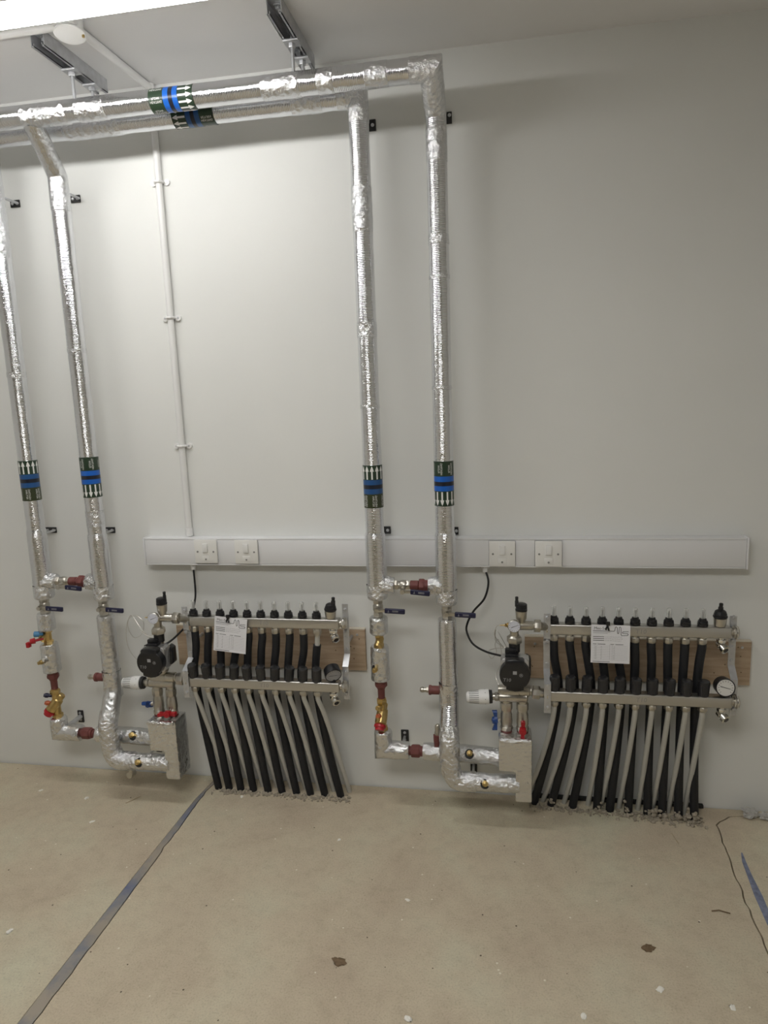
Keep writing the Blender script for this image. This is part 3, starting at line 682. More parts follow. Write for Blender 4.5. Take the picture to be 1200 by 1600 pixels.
    for k, (zz, mm, lb) in enumerate(((zc+0.028, 'navy' if side == 'L' else 'brass', 'dark blue capped test point' if side == 'L' else 'brass test point'), (zc-0.002, 'orange', 'orange capped test point'))):
        g = G().lathe(Vector((x, y, zz))+dh*0.008, side_d, [(0, 0.0065), (0.016, 0.0065), (0.017, 0.0088), (0.028, 0.0088), (0.029, 0.0065), (0.033, 0.006)], 12)
        if mm == 'orange' and side == 'R':
            g.lathe(Vector((x, y, zz))+dh*0.040, side_d, [(0, 0.005), (0.004, 0.0055)], 12, 1)
        part(bv, 'test_point', g, [mm, 'brass'], lb)
    z0 = 0.2225
    el = solo('pipe_elbow', 'foil-wrapped elbow turning right at the bottom, %s pipe set' % S, 'pipe insulation',
         G().tube([(x, y, bb+0.002), (x, y, bb-0.002), (x, y, bb-0.006), (x, y, z0), (x+0.085, y, z0), (x+0.09, y, z0), (x+0.092, y, z0)], [0.018, 0.027, 0.030, 0.031, 0.030, 0.028, 0.015], 52, 0.0045, 0.0018, 45), 'foil_p', (x, y, z0))
    xa = x+0.092; xb = -0.0604+(x-XP[3])
    solo('pipe_union', 'red-brown union joining the low foil runs, %s pipe set' % S, 'pipe fitting',
         G().cyl((xa-0.004, y, z0), (xb+0.006, y, z0), 0.0125, 20).hexn((xa+0.006, y, z0), (xb-0.010, y, z0), 0.0225, seg=8).lathe((xb-0.014, y, z0), (1, 0, 0), [(0, 0.0175), (0.012, 0.0175), (0.014, 0.013)], 20)
         .lathe((xa, y, z0), (1, 0, 0), [(0, 0.0155), (0.008, 0.0155)], 20), 'brown', (xa, y, z0))
column(XP[3], 0, 'R', (0.7042, 0.6434, 0.6006, 0.4765, 0.4742, 0.409, 0.2956), (0.15, 1.0), False)
column(-1.444, 0, 'L', (0.6934, 0.6269, 0.5749, 0.4616, 0.458, 0.392, 0.2826), (1.0, 0.45), True)

# ------------------------------------------------------------------ foil loop below the riser: down pipe, runs, wrapped box
def cells(g, inside, x0, x1, z0, z1, y0, y1, n, amp):
    """surface of an extruded x,z shape made of small quads, rounded and dented"""
    t = bmesh.new(); nx, nz = int(round((x1-x0)/n)), int(round((z1-z0)/n)); ny = max(2, int(round((y1-y0)/n)))
    V = {}
    def vt(i, j, k):
        if (i, j, k) not in V: V[(i, j, k)] = t.verts.new((x0+(x1-x0)*i/nx, y0+(y1-y0)*j/ny, z0+(z1-z0)*k/nz))
        return V[(i, j, k)]
    ins = lambda i, k: 0 <= i < nx and 0 <= k < nz and inside(x0+(x1-x0)*(i+0.5)/nx, z0+(z1-z0)*(k+0.5)/nz)
    for i in range(nx):
        for k in range(nz):
            if not ins(i, k): continue
            for j in (0, ny): t.faces.new([vt(i, j, k), vt(i+1, j, k), vt(i+1, j, k+1), vt(i, j, k+1)])
            for j in range(ny):
                if not ins(i-1, k): t.faces.new([vt(i, j, k), vt(i, j+1, k), vt(i, j+1, k+1), vt(i, j, k+1)])
                if not ins(i+1, k): t.faces.new([vt(i+1, j, k), vt(i+1, j+1, k), vt(i+1, j+1, k+1), vt(i+1, j, k+1)])
                if not ins(i, k-1): t.faces.new([vt(i, j, k), vt(i+1, j, k), vt(i+1, j+1, k), vt(i, j+1, k)])
                if not ins(i, k+1): t.faces.new([vt(i, j, k+1), vt(i+1, j, k+1), vt(i+1, j+1, k+1), vt(i, j+1, k+1)])
    bmesh.ops.recalc_face_normals(t, faces=t.faces)
    for _ in range(3): bmesh.ops.smooth_vert(t, verts=t.verts, factor=0.5, use_axis_x=True, use_axis_y=True, use_axis_z=True)
    t.normal_update()
    for v in t.verts: v.co += v.normal*amp*(noise.noise(v.co*38)+0.5*noise.noise(v.co*95)-0.8*abs(noise.noise(v.co*150)))
    g._merge(t)
def foil_loop(dx, S, side):
    X = XP[4] if side == 'R' else XP[2]-0.004
    zt = 0.7025 if side == 'R' else 0.690
    o = thing('foil_pipe_loop', 'foil-wrapped down pipe, low runs and square box feeding the %s manifold' % S, 'pipe', (X, YP, 0.1))
    part(o, 'down_pipe', G().tube([(X, YP, zt), (X, YP, zt-0.001), (X, YP, zt-0.008), (X+0.001, YP, 0.455), (X+0.002, YP-0.004, 0.40), (X+0.003, YP-0.045, 0.325), (X+0.004, YP-0.062, 0.29)], [0.017, 0.028, 0.0305, 0.031, 0.0315, 0.032, 0.032], 32, 0.014, 0.0012, 35), 'foil_v' if side == 'R' else 'foil_p')
    part(o, 'foil_tape', G().tube([(X, YP, 0.478), (X, YP, 0.38)], RP+0.002, 52, 0.0045, 0.002, 45, caps=False), 'foil_p')
    yb = YP-0.062; zb = 0.159
    path = [(X+0.003, YP-0.040, 0.335), (X+0.004, yb, 0.295), (X+0.005, yb, 0.215), (X+0.010, yb, 0.188), (X+0.022, yb, 0.168), (X+0.042, yb, zb), (X+0.09, yb, zb)]
    part(o, 'bend', G().tube(smooth(path, 5), RP+0.0022, 52, 0.0045, 0.0026, 45), 'foil_c', 'crumpled foil bend')
    part(o, 'lower_run', G().tube([(X+0.08, yb, zb), (0.262+dx, yb, zb)], [0.0295, 0.0285], 52, 0.0045, 0.0020, 45), 'foil_c')
    x0 = -0.0604+dx
    part(o, 'upper_run', G().tube([(x0, YP, 0.2225), (x0+0.001, YP, 0.2225), (x0+0.006, YP, 0.2225), (0.10+dx, YP, 0.2225), (0.21+dx, YP-0.012, 0.2225)], [0.015, 0.027, 0.029, 0.030, 0.0285], 52, 0.0045, 0.0020, 45), 'foil_c' if side == 'R' else 'foil_p')
    g = G()
    cells(g, lambda x, z: x > 0.2475+dx or z > 0.212, 0.196+dx, 0.3035+dx, 0.1065, 0.329, -0.213, -0.125, 0.0055, 0.0014)
    part(o, 'foil_box', g, 'foil_p', 'square box of taped foil boards')
    part(o, 'foil_tape', G().tube([(0.2005+dx, -0.215, 0.3235), (0.299+dx, -0.215, 0.325)], 0.0075, 12, 0.008, 0.003, 120), 'foil_c')
    plug(o, (0.100+dx, YP-0.024, 0.236), (0.05, -0.8, 0.6), 0.0085)
    plug(o, (0.152+dx, yb-0.024, 0.168), (0.05, -0.85, 0.5), 0.0085)
    # drain stubs on the pipes
    zs = 0.4485
    part(o, 'drain_stub', G().lathe((X-0.02, YP, zs), (-1, 0, 0), [(0, 0.0145), (0.044, 0.0145), (0.045, 0.013), (0.047, 0.009)], 18).lathe((X-0.058, YP, zs), (-1, 0, 0), [(0, 0.0165), (0.008, 0.0165)], 18), 'brown', 'red-brown drain stub')
    part(o, 'drain_nozzle', G().hexn((X-0.064, YP, zs), (X-0.074, YP, zs), 0.0105).lathe((X-0.072, YP, zs), (-1, 0, 0), [(0, 0.008), (0.012, 0.008), (0.013, 0.0095), (0.020, 0.0095), (0.024, 0.006)], 14), 'nickel')
    if side == 'R': p, d = Vector((-0.012, YP-0.006, 0.243)), Vector((0.06, 0.05, 1))
    else: p, d = Vector((-0.012+dx, YP-0.006, 0.243)), Vector((0.02, 0.05, 1))
    d.normalize()
    part(o, 'drain_stub', G().lathe(p, d, [(0, 0.0085), (0.03, 0.0125), (0.045, 0.0135), (0.046, 0.009)], 16), 'brown', 'red-brown upright drain stub')
    part(o, 'drain_nozzle', G().hexn(p+d*0.046, p+d*0.056, 0.011).lathe(p+d*0.054, d, [(0, 0.0085), (0.012, 0.0095), (0.024, 0.0095), (0.029, 0.006)], 14), 'nickel')
    if side == 'L':
        part(o, 'drain_nozzle', G().cyl((-1.13, yb+0.01, 0.14), (-1.134, yb+0.006, 0.098), 0.008, 14).lathe((-1.135, yb+0.03, 0.094), (-0.1, -1, 0.15), [(0, 0.0105), (0.03, 0.0115), (0.031, 0.006)], 16), 'nickel')
foil_loop(0.0, 'right', 'R')
foil_loop(-1.2285, 'left', 'L')

# ------------------------------------------------------------------ mixing unit: isolation valves, mixing valve, pump, vent tee
YM = -0.158
def butterfly(o, name, c, face, long_, m, label):
    """two-winged handle; face = outward direction, long_ = direction of the wings"""
    c, f, l = Vector(c), Vector(face).normalized(), Vector(long_).normalized(); s = f.cross(l)
    pts = [(-0.034, -0.0045), (-0.030, -0.0075), (-0.014, -0.0055), (-0.008, -0.0105), (0.008, -0.0105), (0.014, -0.0055), (0.030, -0.0075), (0.034, -0.0045)]
    pts += [(a, -b) for a, b in pts[::-1]]
    g = G(); t = bmesh.new()
    lo = [t.verts.new(c+l*a+s*b) for a, b in pts]; hi = [t.verts.new(c+l*a+s*b*0.92+f*(0.008+0.008*(abs(a)/0.033)**2)) for a, b in pts]
    t.faces.new(lo); t.faces.new(hi[::-1]); n = len(pts)
    for i in range(n): t.faces.new((lo[i], lo[(i+1) % n], hi[(i+1) % n], hi[i]))
    bmesh.ops.recalc_face_normals(t, faces=t.faces)
    bmesh.ops.triangulate(t, faces=[x for x in t.faces if len(x.verts) > 4])
    g._merge(t); g.lathe(c-f*0.002, f, [(0, 0.009), (0.012, 0.0125), (0.018, 0.0105), (0.0185, 0.0045), (0.020, 0.004)], 16)
    part(o, name, g, m, label)
def iso_valve(x, label, kind, side):
    o = thing('isolation_valve', label, 'valve', (x, YM, 0.325))
    part(o, 'body', G().lathe((x, YM, 0.330), (0, 0, 1), [(0, 0.0165), (0.006, 0.018), (0.022, 0.018), (0.026, 0.0195), (0.040, 0.0195), (0.044, 0.0185), (0.060, 0.0185), (0.064, 0.0165), (0.076, 0.0165)], 24)
         .hexn((x, YM, 0.334), (x, YM, 0.348), 0.0205, seg=8), 'nickel')
    part(o, 'nut', G().hexn((x, YM, 0.404), (x, YM, 0.430), 0.0198, seg=8).lathe((x, YM, 0.428), (0, 0, 1), [(0, 0.0155), (0.012, 0.0155)], 20), 'nickel')
    part(o, 'pipe_tail', G().cyl((x, YM, 0.308), (x, YM, 0.333), 0.0185, 20), 'brown', 'red-brown pipe tail')
    if kind == 'blue':
        part(o, 'stem', G().cyl((x-0.012, YM, 0.368), (x-0.031, YM-0.003, 0.368), 0.0065, 12), 'nickel')
        butterfly(o, 'handle', (x-0.030, YM-0.003, 0.366), (-1, -0.12, 0), (0, 0, 1) if side == 'R' else (0, -0.85, 0.5), 'blue', 'blue butterfly handle')
    else:
        part(o, 'stem', G().cyl((x, YM-0.012, 0.350), (x, YM-0.034, 0.350), 0.0065, 12), 'nickel')
        butterfly(o, 'handle', (x, YM-0.033, 0.350), (0, -1, 0), (0.03, 0, 1) if side == 'R' else (1, 0, 0.06), 'red', 'red butterfly handle')
def mixing(dx, side, S):
    iso_valve(0.2225+dx, 'nickel isolation valve with blue butterfly handle, %s mixing unit' % S, 'blue', side)
    iso_valve(0.2745+dx, 'nickel isolation valve with red butterfly handle, %s mixing unit' % S, 'red', side)
    y = YM; xr = 0.353+dx
    o = thing('mixing_valve', 'nickel mixing valve with white thermostatic head, %s manifold' % S, 'valve', (0.245+dx, y, 0.455))
    part(o, 'body', G().lathe((0.196+dx, y, 0.4735), (1, 0, 0), [(0, 0.0125), (0.002, 0.0145), (0.064, 0.0145), (0.066, 0.012), (0.10, 0.012)], 22)
         .lathe((0.198+dx, y-0.004, 0.450), (1, 0, 0), [(0, 0.0125), (0.003, 0.0165), (0.090, 0.0165), (0.094, 0.012)], 22)
         .box(0.205+dx, 0.292+dx, y-0.015, y+0.012, 0.446, 0.478, 0.004).lathe((0.2225+dx, y, 0.432), (0, 0, 1), [(0, 0.0165), (0.02, 0.0165)], 20).lathe((0.2745+dx, y, 0.432), (0, 0, 1), [(0, 0.0165), (0.02, 0.0165)], 20)
         .lathe((0.262+dx, y, 0.4715), (1, 0, 0), [(0, 0.0165), (0.005, 0.0185), (0.034, 0.0185), (0.036, 0.0155), (0.042, 0.0155)], 22), 'nickel')
    part(o, 'outlet_nut', G().hexn((0.306+dx, y, 0.468), (0.330+dx, y, 0.466), 0.0225, seg=8).cyl((0.328+dx, y, 0.466), (xr, -0.155, 0.463), 0.0145, 20), 'nickel')
    part(o, 'neck', G().cyl((0.176+dx, y-0.004, 0.4485), (0.200+dx, y-0.004, 0.450), 0.0115, 18).hexn((0.186+dx, y-0.004, 0.449), (0.197+dx, y-0.004, 0.4495), 0.0155, seg=8), 'nickel')
    d = Vector((-1, -0.10 if side == 'R' else 0.0, -0.02)).normalized(); p = Vector((0.178+dx, y-0.004, 0.4485))
    part(o, 'collar', G().lathe(p, d, [(0, 0.014), (0.001, 0.0215), (0.010, 0.0225), (0.012, 0.018)], 28), 'blackm', 'black collar ring')
    hd_ = part(o, 'thermostatic_head', G().lathe(p+d*0.011, d, [(0, 0.018), (0.001, 0.0242), (0.028, 0.0242), (0.031, 0.0228), (0.066, 0.0185), (0.071, 0.0165), (0.074, 0.012)], 32), 'white', 'white thermostatic head')
    u = Vector((0, 0, 1)); v = d.cross(u).normalized(); u = v.cross(d).normalized(); g = G()
    for k in range(20):
        an = 2*PI*k/20; n_ = math.cos(an)*u+math.sin(an)*v; tt = d.cross(n_)
        c0 = p+d*0.045+n_*0.0224; c1 = p+d*0.076+n_*0.0188
        vs = [g.bm.verts.new(q) for q in (c0-tt*0.0011+n_*0.0006, c1-tt*0.0011+n_*0.0006, c1+tt*0.0011+n_*0.0006, c0+tt*0.0011+n_*0.0006)]
        g._face(vs)
    for k in range(7):
        an = 2*PI*k/7+0.3; n_ = math.cos(an)*u+math.sin(an)*v
        g.lathe(p+d*0.024+n_*0.024, n_, [(0, 0.0016), (0.0006, 0.0014)], 6)
    part(hd_, 'grip_slots', g, 'grey')
    # pump
    x, z = 0.2495+dx, 0.5555
    pm = thing('circulator_pump', 'black round-faced circulator pump on the %s mixing unit' % S, 'pump', (x, y, z))
    part(pm, 'volute', G().lathe((x, y+0.03, z), (0, -1, 0), [(0, 0.024), (0.006, 0.031), (0.034, 0.034), (0.040, 0.030)], 28).cyl((x, y, 0.492), (x, y, 0.618), 0.0145, 20), 'nickel', 'cast pump body')
    part(pm, 'motor_housing', G().prism([(x-0.034, z-0.043), (x+0.034, z-0.043), (x+0.044, z-0.03), (x+0.044, z+0.036), (x+0.037, z+0.0455), (x-0.037, z+0.0455), (x-0.044, z+0.036), (x-0.044, z-0.03)], y-0.054, y-0.006, 0.004)
         .box(x+0.030, x+0.045, y-0.045, y-0.012, z+0.01, z+0.044, 0.003).lathe((x+0.036, y-0.052, z-0.028), (0, -1, 0), [(0, 0.006), (0.004, 0.006)], 10).lathe((x-0.036, y-0.052, z-0.028), (0, -1, 0), [(0, 0.006), (0.004, 0.006)], 10), 'alu', 'cast aluminium motor housing')
    part(pm, 'terminal_box', G().prism([(x+0.036, z-0.034), (x+0.052, z-0.026), (x+0.052, z+0.030), (x+0.036, z+0.040)], y-0.018, y+0.018, 0.004).box(x-0.03, x+0.012, y-0.045, y-0.010, z+0.040, z+0.054, 0.004), 'black', 'black terminal box')
    pts = []
    for k in range(72):
        an = 2*PI*k/72; cx, cz = 0.0475*math.cos(an), 0.0475*math.sin(an)
        pts.append((cx, cz))
    out = []
    for cx, cz in pts:
        if cz > 0.020 and abs(cx) < 0.0305: continue
        if cz < -0.020 and abs(cx) < 0.0285: continue
        out.append((cx, cz))
    top = [(0.0305, 0.030), (0.0295, 0.046), (0.024, 0.0505), (0.008, 0.0525), (-0.008, 0.0525), (-0.024, 0.0505), (-0.0295, 0.046), (-0.0305, 0.030)]
    bot = [(-0.0285, -0.034), (-0.0275, -0.046), (-0.018, -0.0505), (0, -0.053), (0.018, -0.0505), (0.0275, -0.046), (0.0285, -0.034)]
    i = next(k for k in range(len(out)) if out[k][0] < 0 and out[k][1] > 0)
    j = next(k for k in range(len(out)) if out[k][0] > 0 and out[k][1] < 0)
    ol = out[:i]+top+out[i:j]+bot+out[j:]
    f = y-0.082
    face = part(pm, 'control_head', G().plate([(x+a, z+b) for a, b in ol], f, y-0.052, 0.005), 'black', 'black control head')
    g = G()
    g.box(x-0.006, x+0.006, f-0.0006, f+0.001, z+0.005, z+0.016)
    part(face, 'logo', g, 'ink2', 'small pale square mark')
    g = G()
    for k in range(16):
        a0, a1 = 2*PI*k/16, 2*PI*(k+1)/16; cc = Vector((x+0.019, f-0.0006, z+0.003))
        q = [cc+Vector((r*math.cos(a), 0, r*math.sin(a))) for r, a in ((0.0045, a0), (0.0056, a0), (0.0056, a1), (0.0045, a1))]
        g._face([g.bm.verts.new(v) for v in q])
    g.lathe((x+0.019, f+0.001, z+0.003), (0, -1, 0), [(0, 0.002), (0.0016, 0.002)], 8)
    part(face, 'button', g, 'ink2')
    g = G(); add_text(g, 'T10', 0.0155, lambda a, b: Vector((x-0.024+a+0.15*b, f-0.0006, z-0.014+b)))
    part(face, 'lettering', g, 'ink2', 'handwritten marking')
    part(pm, 'union_nut', G().hexn((x, y, 0.635), (x, y, 0.655), 0.0245).lathe((x, y, 0.655), (0, 0, 1), [(0, 0.021), (0.005, 0.017)], 20), 'nickel', 'nickel union nut')
    part(pm, 'pump_thread', G().lathe((x, y, 0.606), (0, 0, 1), [(0, 0.018), (0.031, 0.018)], 20).box(x-0.030, x+0.006, y-0.032, y-0.008, 0.607, 0.622, 0.003), 'black')
    part(pm, 'lower_union', G().lathe((x, y, 0.486), (0, 0, 1), [(0, 0.0145), (0.004, 0.0145), (0.007, 0.021), (0.016, 0.0235), (0.026, 0.0235)], 24), 'nickel')
    # vent tee with thermometer
    vt = thing('air_vent_tee', 'nickel tee with thermometer dial and black air vent, %s manifold' % S, 'valve', (x, y, 0.693))
    part(vt, 'tee_body', G().cyl((x, y, 0.653), (x, y, 0.700), 0.0138, 20).lathe((x-0.016, y, 0.693), (1, 0, 0), [(0, 0.009), (0.004, 0.0145), (0.072, 0.0145), (0.076, 0.0128), (0.10, 0.0128)], 22), 'nickel')
    part(vt, 'union_nut', G().hexn((x+0.062, y, 0.693), (x+0.082, y, 0.692), 0.021, seg=8).cyl((x+0.08, y, 0.692), (xr+0.001, -0.122, 0.679), 0.0138, 20), 'nickel')
    xv = x+0.022
    vn = part(vt, 'vent_body', G().lathe((xv, y, 0.70), (0, 0, 1), [(0, 0.011), (0.010, 0.0125), (0.016, 0.0165), (0.040, 0.0185), (0.042, 0.0185)], 22), 'nickel')
    part(vn, 'vent_cap', G().lathe((xv, y, 0.7425), (0.06 if side == 'R' else -0.02, 0, 1), [(0, 0.0188), (0.004, 0.0192), (0.005, 0.0172), (0.007, 0.0172), (0.008, 0.0185), (0.022, 0.0172), (0.024, 0.014)], 24)
         .lathe((xv+(-0.014 if side == 'R' else 0.013), y, 0.756), (0, 0, 1), [(0, 0.006), (0.018, 0.006), (0.020, 0.0048), (0.030, 0.0055), (0.032, 0.004)], 12), 'black', 'black vent cap')
    dl = part(vt, 'dial_case', G().lathe((x-0.001, y-0.012, 0.699), (0.02 if side == 'R' else 0.10, -1, 0.02), [(0, 0.010), (0.008, 0.0195), (0.018, 0.0200), (0.0195, 0.0185)], 30), 'steel')
    fd = Vector((0.02 if side == 'R' else 0.10, -1, 0.02)).normalized(); c = Vector((x-0.001, y-0.012, 0.699))+fd*0.0198
    part(dl, 'dial_face', G().lathe(c-fd*0.001, fd, [(0, 0.0180), (0.0014, 0.0180)], 30), 'dial', 'pale blue-grey dial face')
    uu = Vector((1, 0, 0)); uu = (uu-fd*uu.dot(fd)).normalized(); vv = fd.cross(uu)*-1
    g = G(); cc = c+fd*0.0008
    for k in range(11):
        an = -0.7+k*(PI+1.4)/10; r0, r1, w_ = 0.0130, 0.0160, 0.0004
        e = math.cos(an)*uu+math.sin(an)*vv; t_ = -math.sin(an)*uu+math.cos(an)*vv
        g._face([g.bm.verts.new(q) for q in (cc+e*r0-t_*w_, cc+e*r1-t_*w_, cc+e*r1+t_*w_, cc+e*r0+t_*w_)])
    e = (uu*0.93-vv*0.36); t_ = (uu*0.36+vv*0.93)
    g._face([g.bm.verts.new(q) for q in (cc-e*0.010-t_*0.001, cc+e*0.013-t_*0.0005, cc+e*0.013+t_*0.0005, cc-e*0.010+t_*0.001)])
    part(dl, 'needle', g, 'ink')
    part(vt, 'probe', G().lathe((x-0.012, y, 0.693), (-1, -0.1, 0.0), [(0, 0.0085), (0.010, 0.0085), (0.011, 0.0055), (0.016, 0.0065), (0.018, 0.0028), (0.034, 0.0012)], 12), 'brass')
    # capillary wire of the thermostat, looped beside the pump
    rnd = random.Random(11 if side == 'R' else 5); P = [(x-0.030, y, 0.693)]
    if side == 'R':
        P += [(x-0.055, y+0.01, 0.685), (x-0.062, y+0.03, 0.645), (x-0.040, y+0.04, 0.610), (x-0.022, y+0.03, 0.600), (x-0.045, y+0.02, 0.650), (x-0.058, y+0.03, 0.665), (x-0.060, y+0.05, 0.62), (x-0.035, y+0.05, 0.597),
              (x-0.060, y+0.06, 0.59), (x-0.085, y+0.07, 0.575), (x-0.075, y+0.07, 0.55), (x-0.058, y+0.06, 0.575), (x-0.062, y+0.06, 0.605), (x-0.05, y+0.06, 0.62), (x-0.04, y+0.06, 0.55), (x-0.06, y+0.05, 0.50), (x-0.05, y+0.02, 0.475), (x-0.048, y+0.004, 0.462)]
    else:
        P += [(x-0.010, y+0.02, 0.67), (x+0.0, y+0.04, 0.635), (x-0.05, y+0.03, 0.615), (x-0.085, y+0.02, 0.640), (x-0.06, y+0.02, 0.618), (x-0.03, y+0.03, 0.606), (x-0.07, y+0.05, 0.600), (x-0.12, y+0.08, 0.63), (x-0.16, y+0.10, 0.665), (x-0.185, y+0.11, 0.62),
              (x-0.165, y+0.11, 0.575), (x-0.13, y+0.11, 0.59), (x-0.12, y+0.11, 0.635), (x-0.15, y+0.11, 0.66), (x-0.185, y+0.11, 0.635), (x-0.195, y+0.11, 0.55), (x-0.165, y+0.11, 0.49), (x-0.11, y+0.10, 0.475), (x-0.08, y+0.08, 0.51), (x-0.10, y+0.08, 0.545), (x-0.13, y+0.08, 0.52), (x-0.06, y+0.04, 0.47), (x-0.048, y+0.004, 0.463)]
    solo('capillary_wire', 'thin silvery capillary wire curled beside the %s pump' % S, 'wire', G().tube(smooth(P, 7), 0.00105, 6), 'wire', (x-0.06, y+0.05, 0.6))
mixing(0.0, 'R', 'right')
mixing(-1.234, 'L', 'left')

# ------------------------------------------------------------------ manifolds
def local(g, name, m): return g.mesh(name, mats_of(m), Vector((0, 0, 0)))
ME = {}
ME['collar'] = local(G().lathe((0, 0, 0), (0, 0, 1), [(0, 0.011), (0.002, 0.0158), (0.009, 0.0158), (0.010, 0.0146), (0.012, 0.0146), (0.013, 0.0154), (0.018, 0.0140), (0.019, 0.0115), (0.025, 0.0102), (0.026, 0.008)], 22), 'collar', 'black')
ME['sight'] = local(G().lathe((0, 0, 0.024), (0, 0, 1), [(0, 0.0074), (0.029, 0.0074), (0.032, 0.0058), (0.0325, 0.0)], 16), 'sight_glass', 'glass')
ME['rod'] = local(G().cyl((0, 0, 0.024), (0, 0, 0.044), 0.0020, 8).cyl((0, 0, 0.043), (0, 0, 0.046), 0.0042, 10), 'indicator', 'black')
def knob():
    g = G(); n = 24
    prof = [(0, 0.0135), (0.001, 0.0158), (0.006, 0.0162), (0.008, 0.0152), (0.046, 0.0160), (0.0495, 0.0150), (0.0505, 0.011), (0.0496, 0.0)]
    g.lathe((0, 0, 0), (0, 0, 1), prof, 32)
    for k in range(n):
        an = 2*PI*k/n
        g.tube([(0.0154*math.cos(an), 0.0154*math.sin(an), 0.009), (0.0160*math.cos(an), 0.0160*math.sin(an), 0.044)], 0.0008, 4)
    return g
M['cap'] = mat('black_cap', (0.026, 0.026, 0.028), 0.24)
ME['knob'] = local(knob(), 'valve_cap', 'cap')
ME['uport'] = local(G().lathe((0, 0, 0), (0, 0, -1), [(0, 0.0105), (0.006, 0.0105)], 18).hexn((0, 0, -0.006), (0, 0, -0.022), 0.0150, seg=8).lathe((0, 0, -0.021), (0, 0, -1), [(0, 0.0125), (0.007, 0.0118)], 18), 'port_nut', 'nickel')
ME['lport'] = local(G().lathe((0, 0, 0), (0, 0, -1), [(0, 0.0105), (0.005, 0.0105)], 18).hexn((0, 0, -0.004), (0, 0, -0.017), 0.0150, seg=8).lathe((0, 0, -0.016), (0, 0, -1), [(0, 0.0120), (0.006, 0.0105)], 18), 'port_nut', 'nickel')
YU, ZU, YLo, ZLo, HB = -0.121, 0.6735, -0.157, 0.4615, 0.0172
ORD = ['first', 'second', 'third', 'fourth', 'fifth', 'sixth', 'seventh', 'eighth', 'ninth', 'tenth']

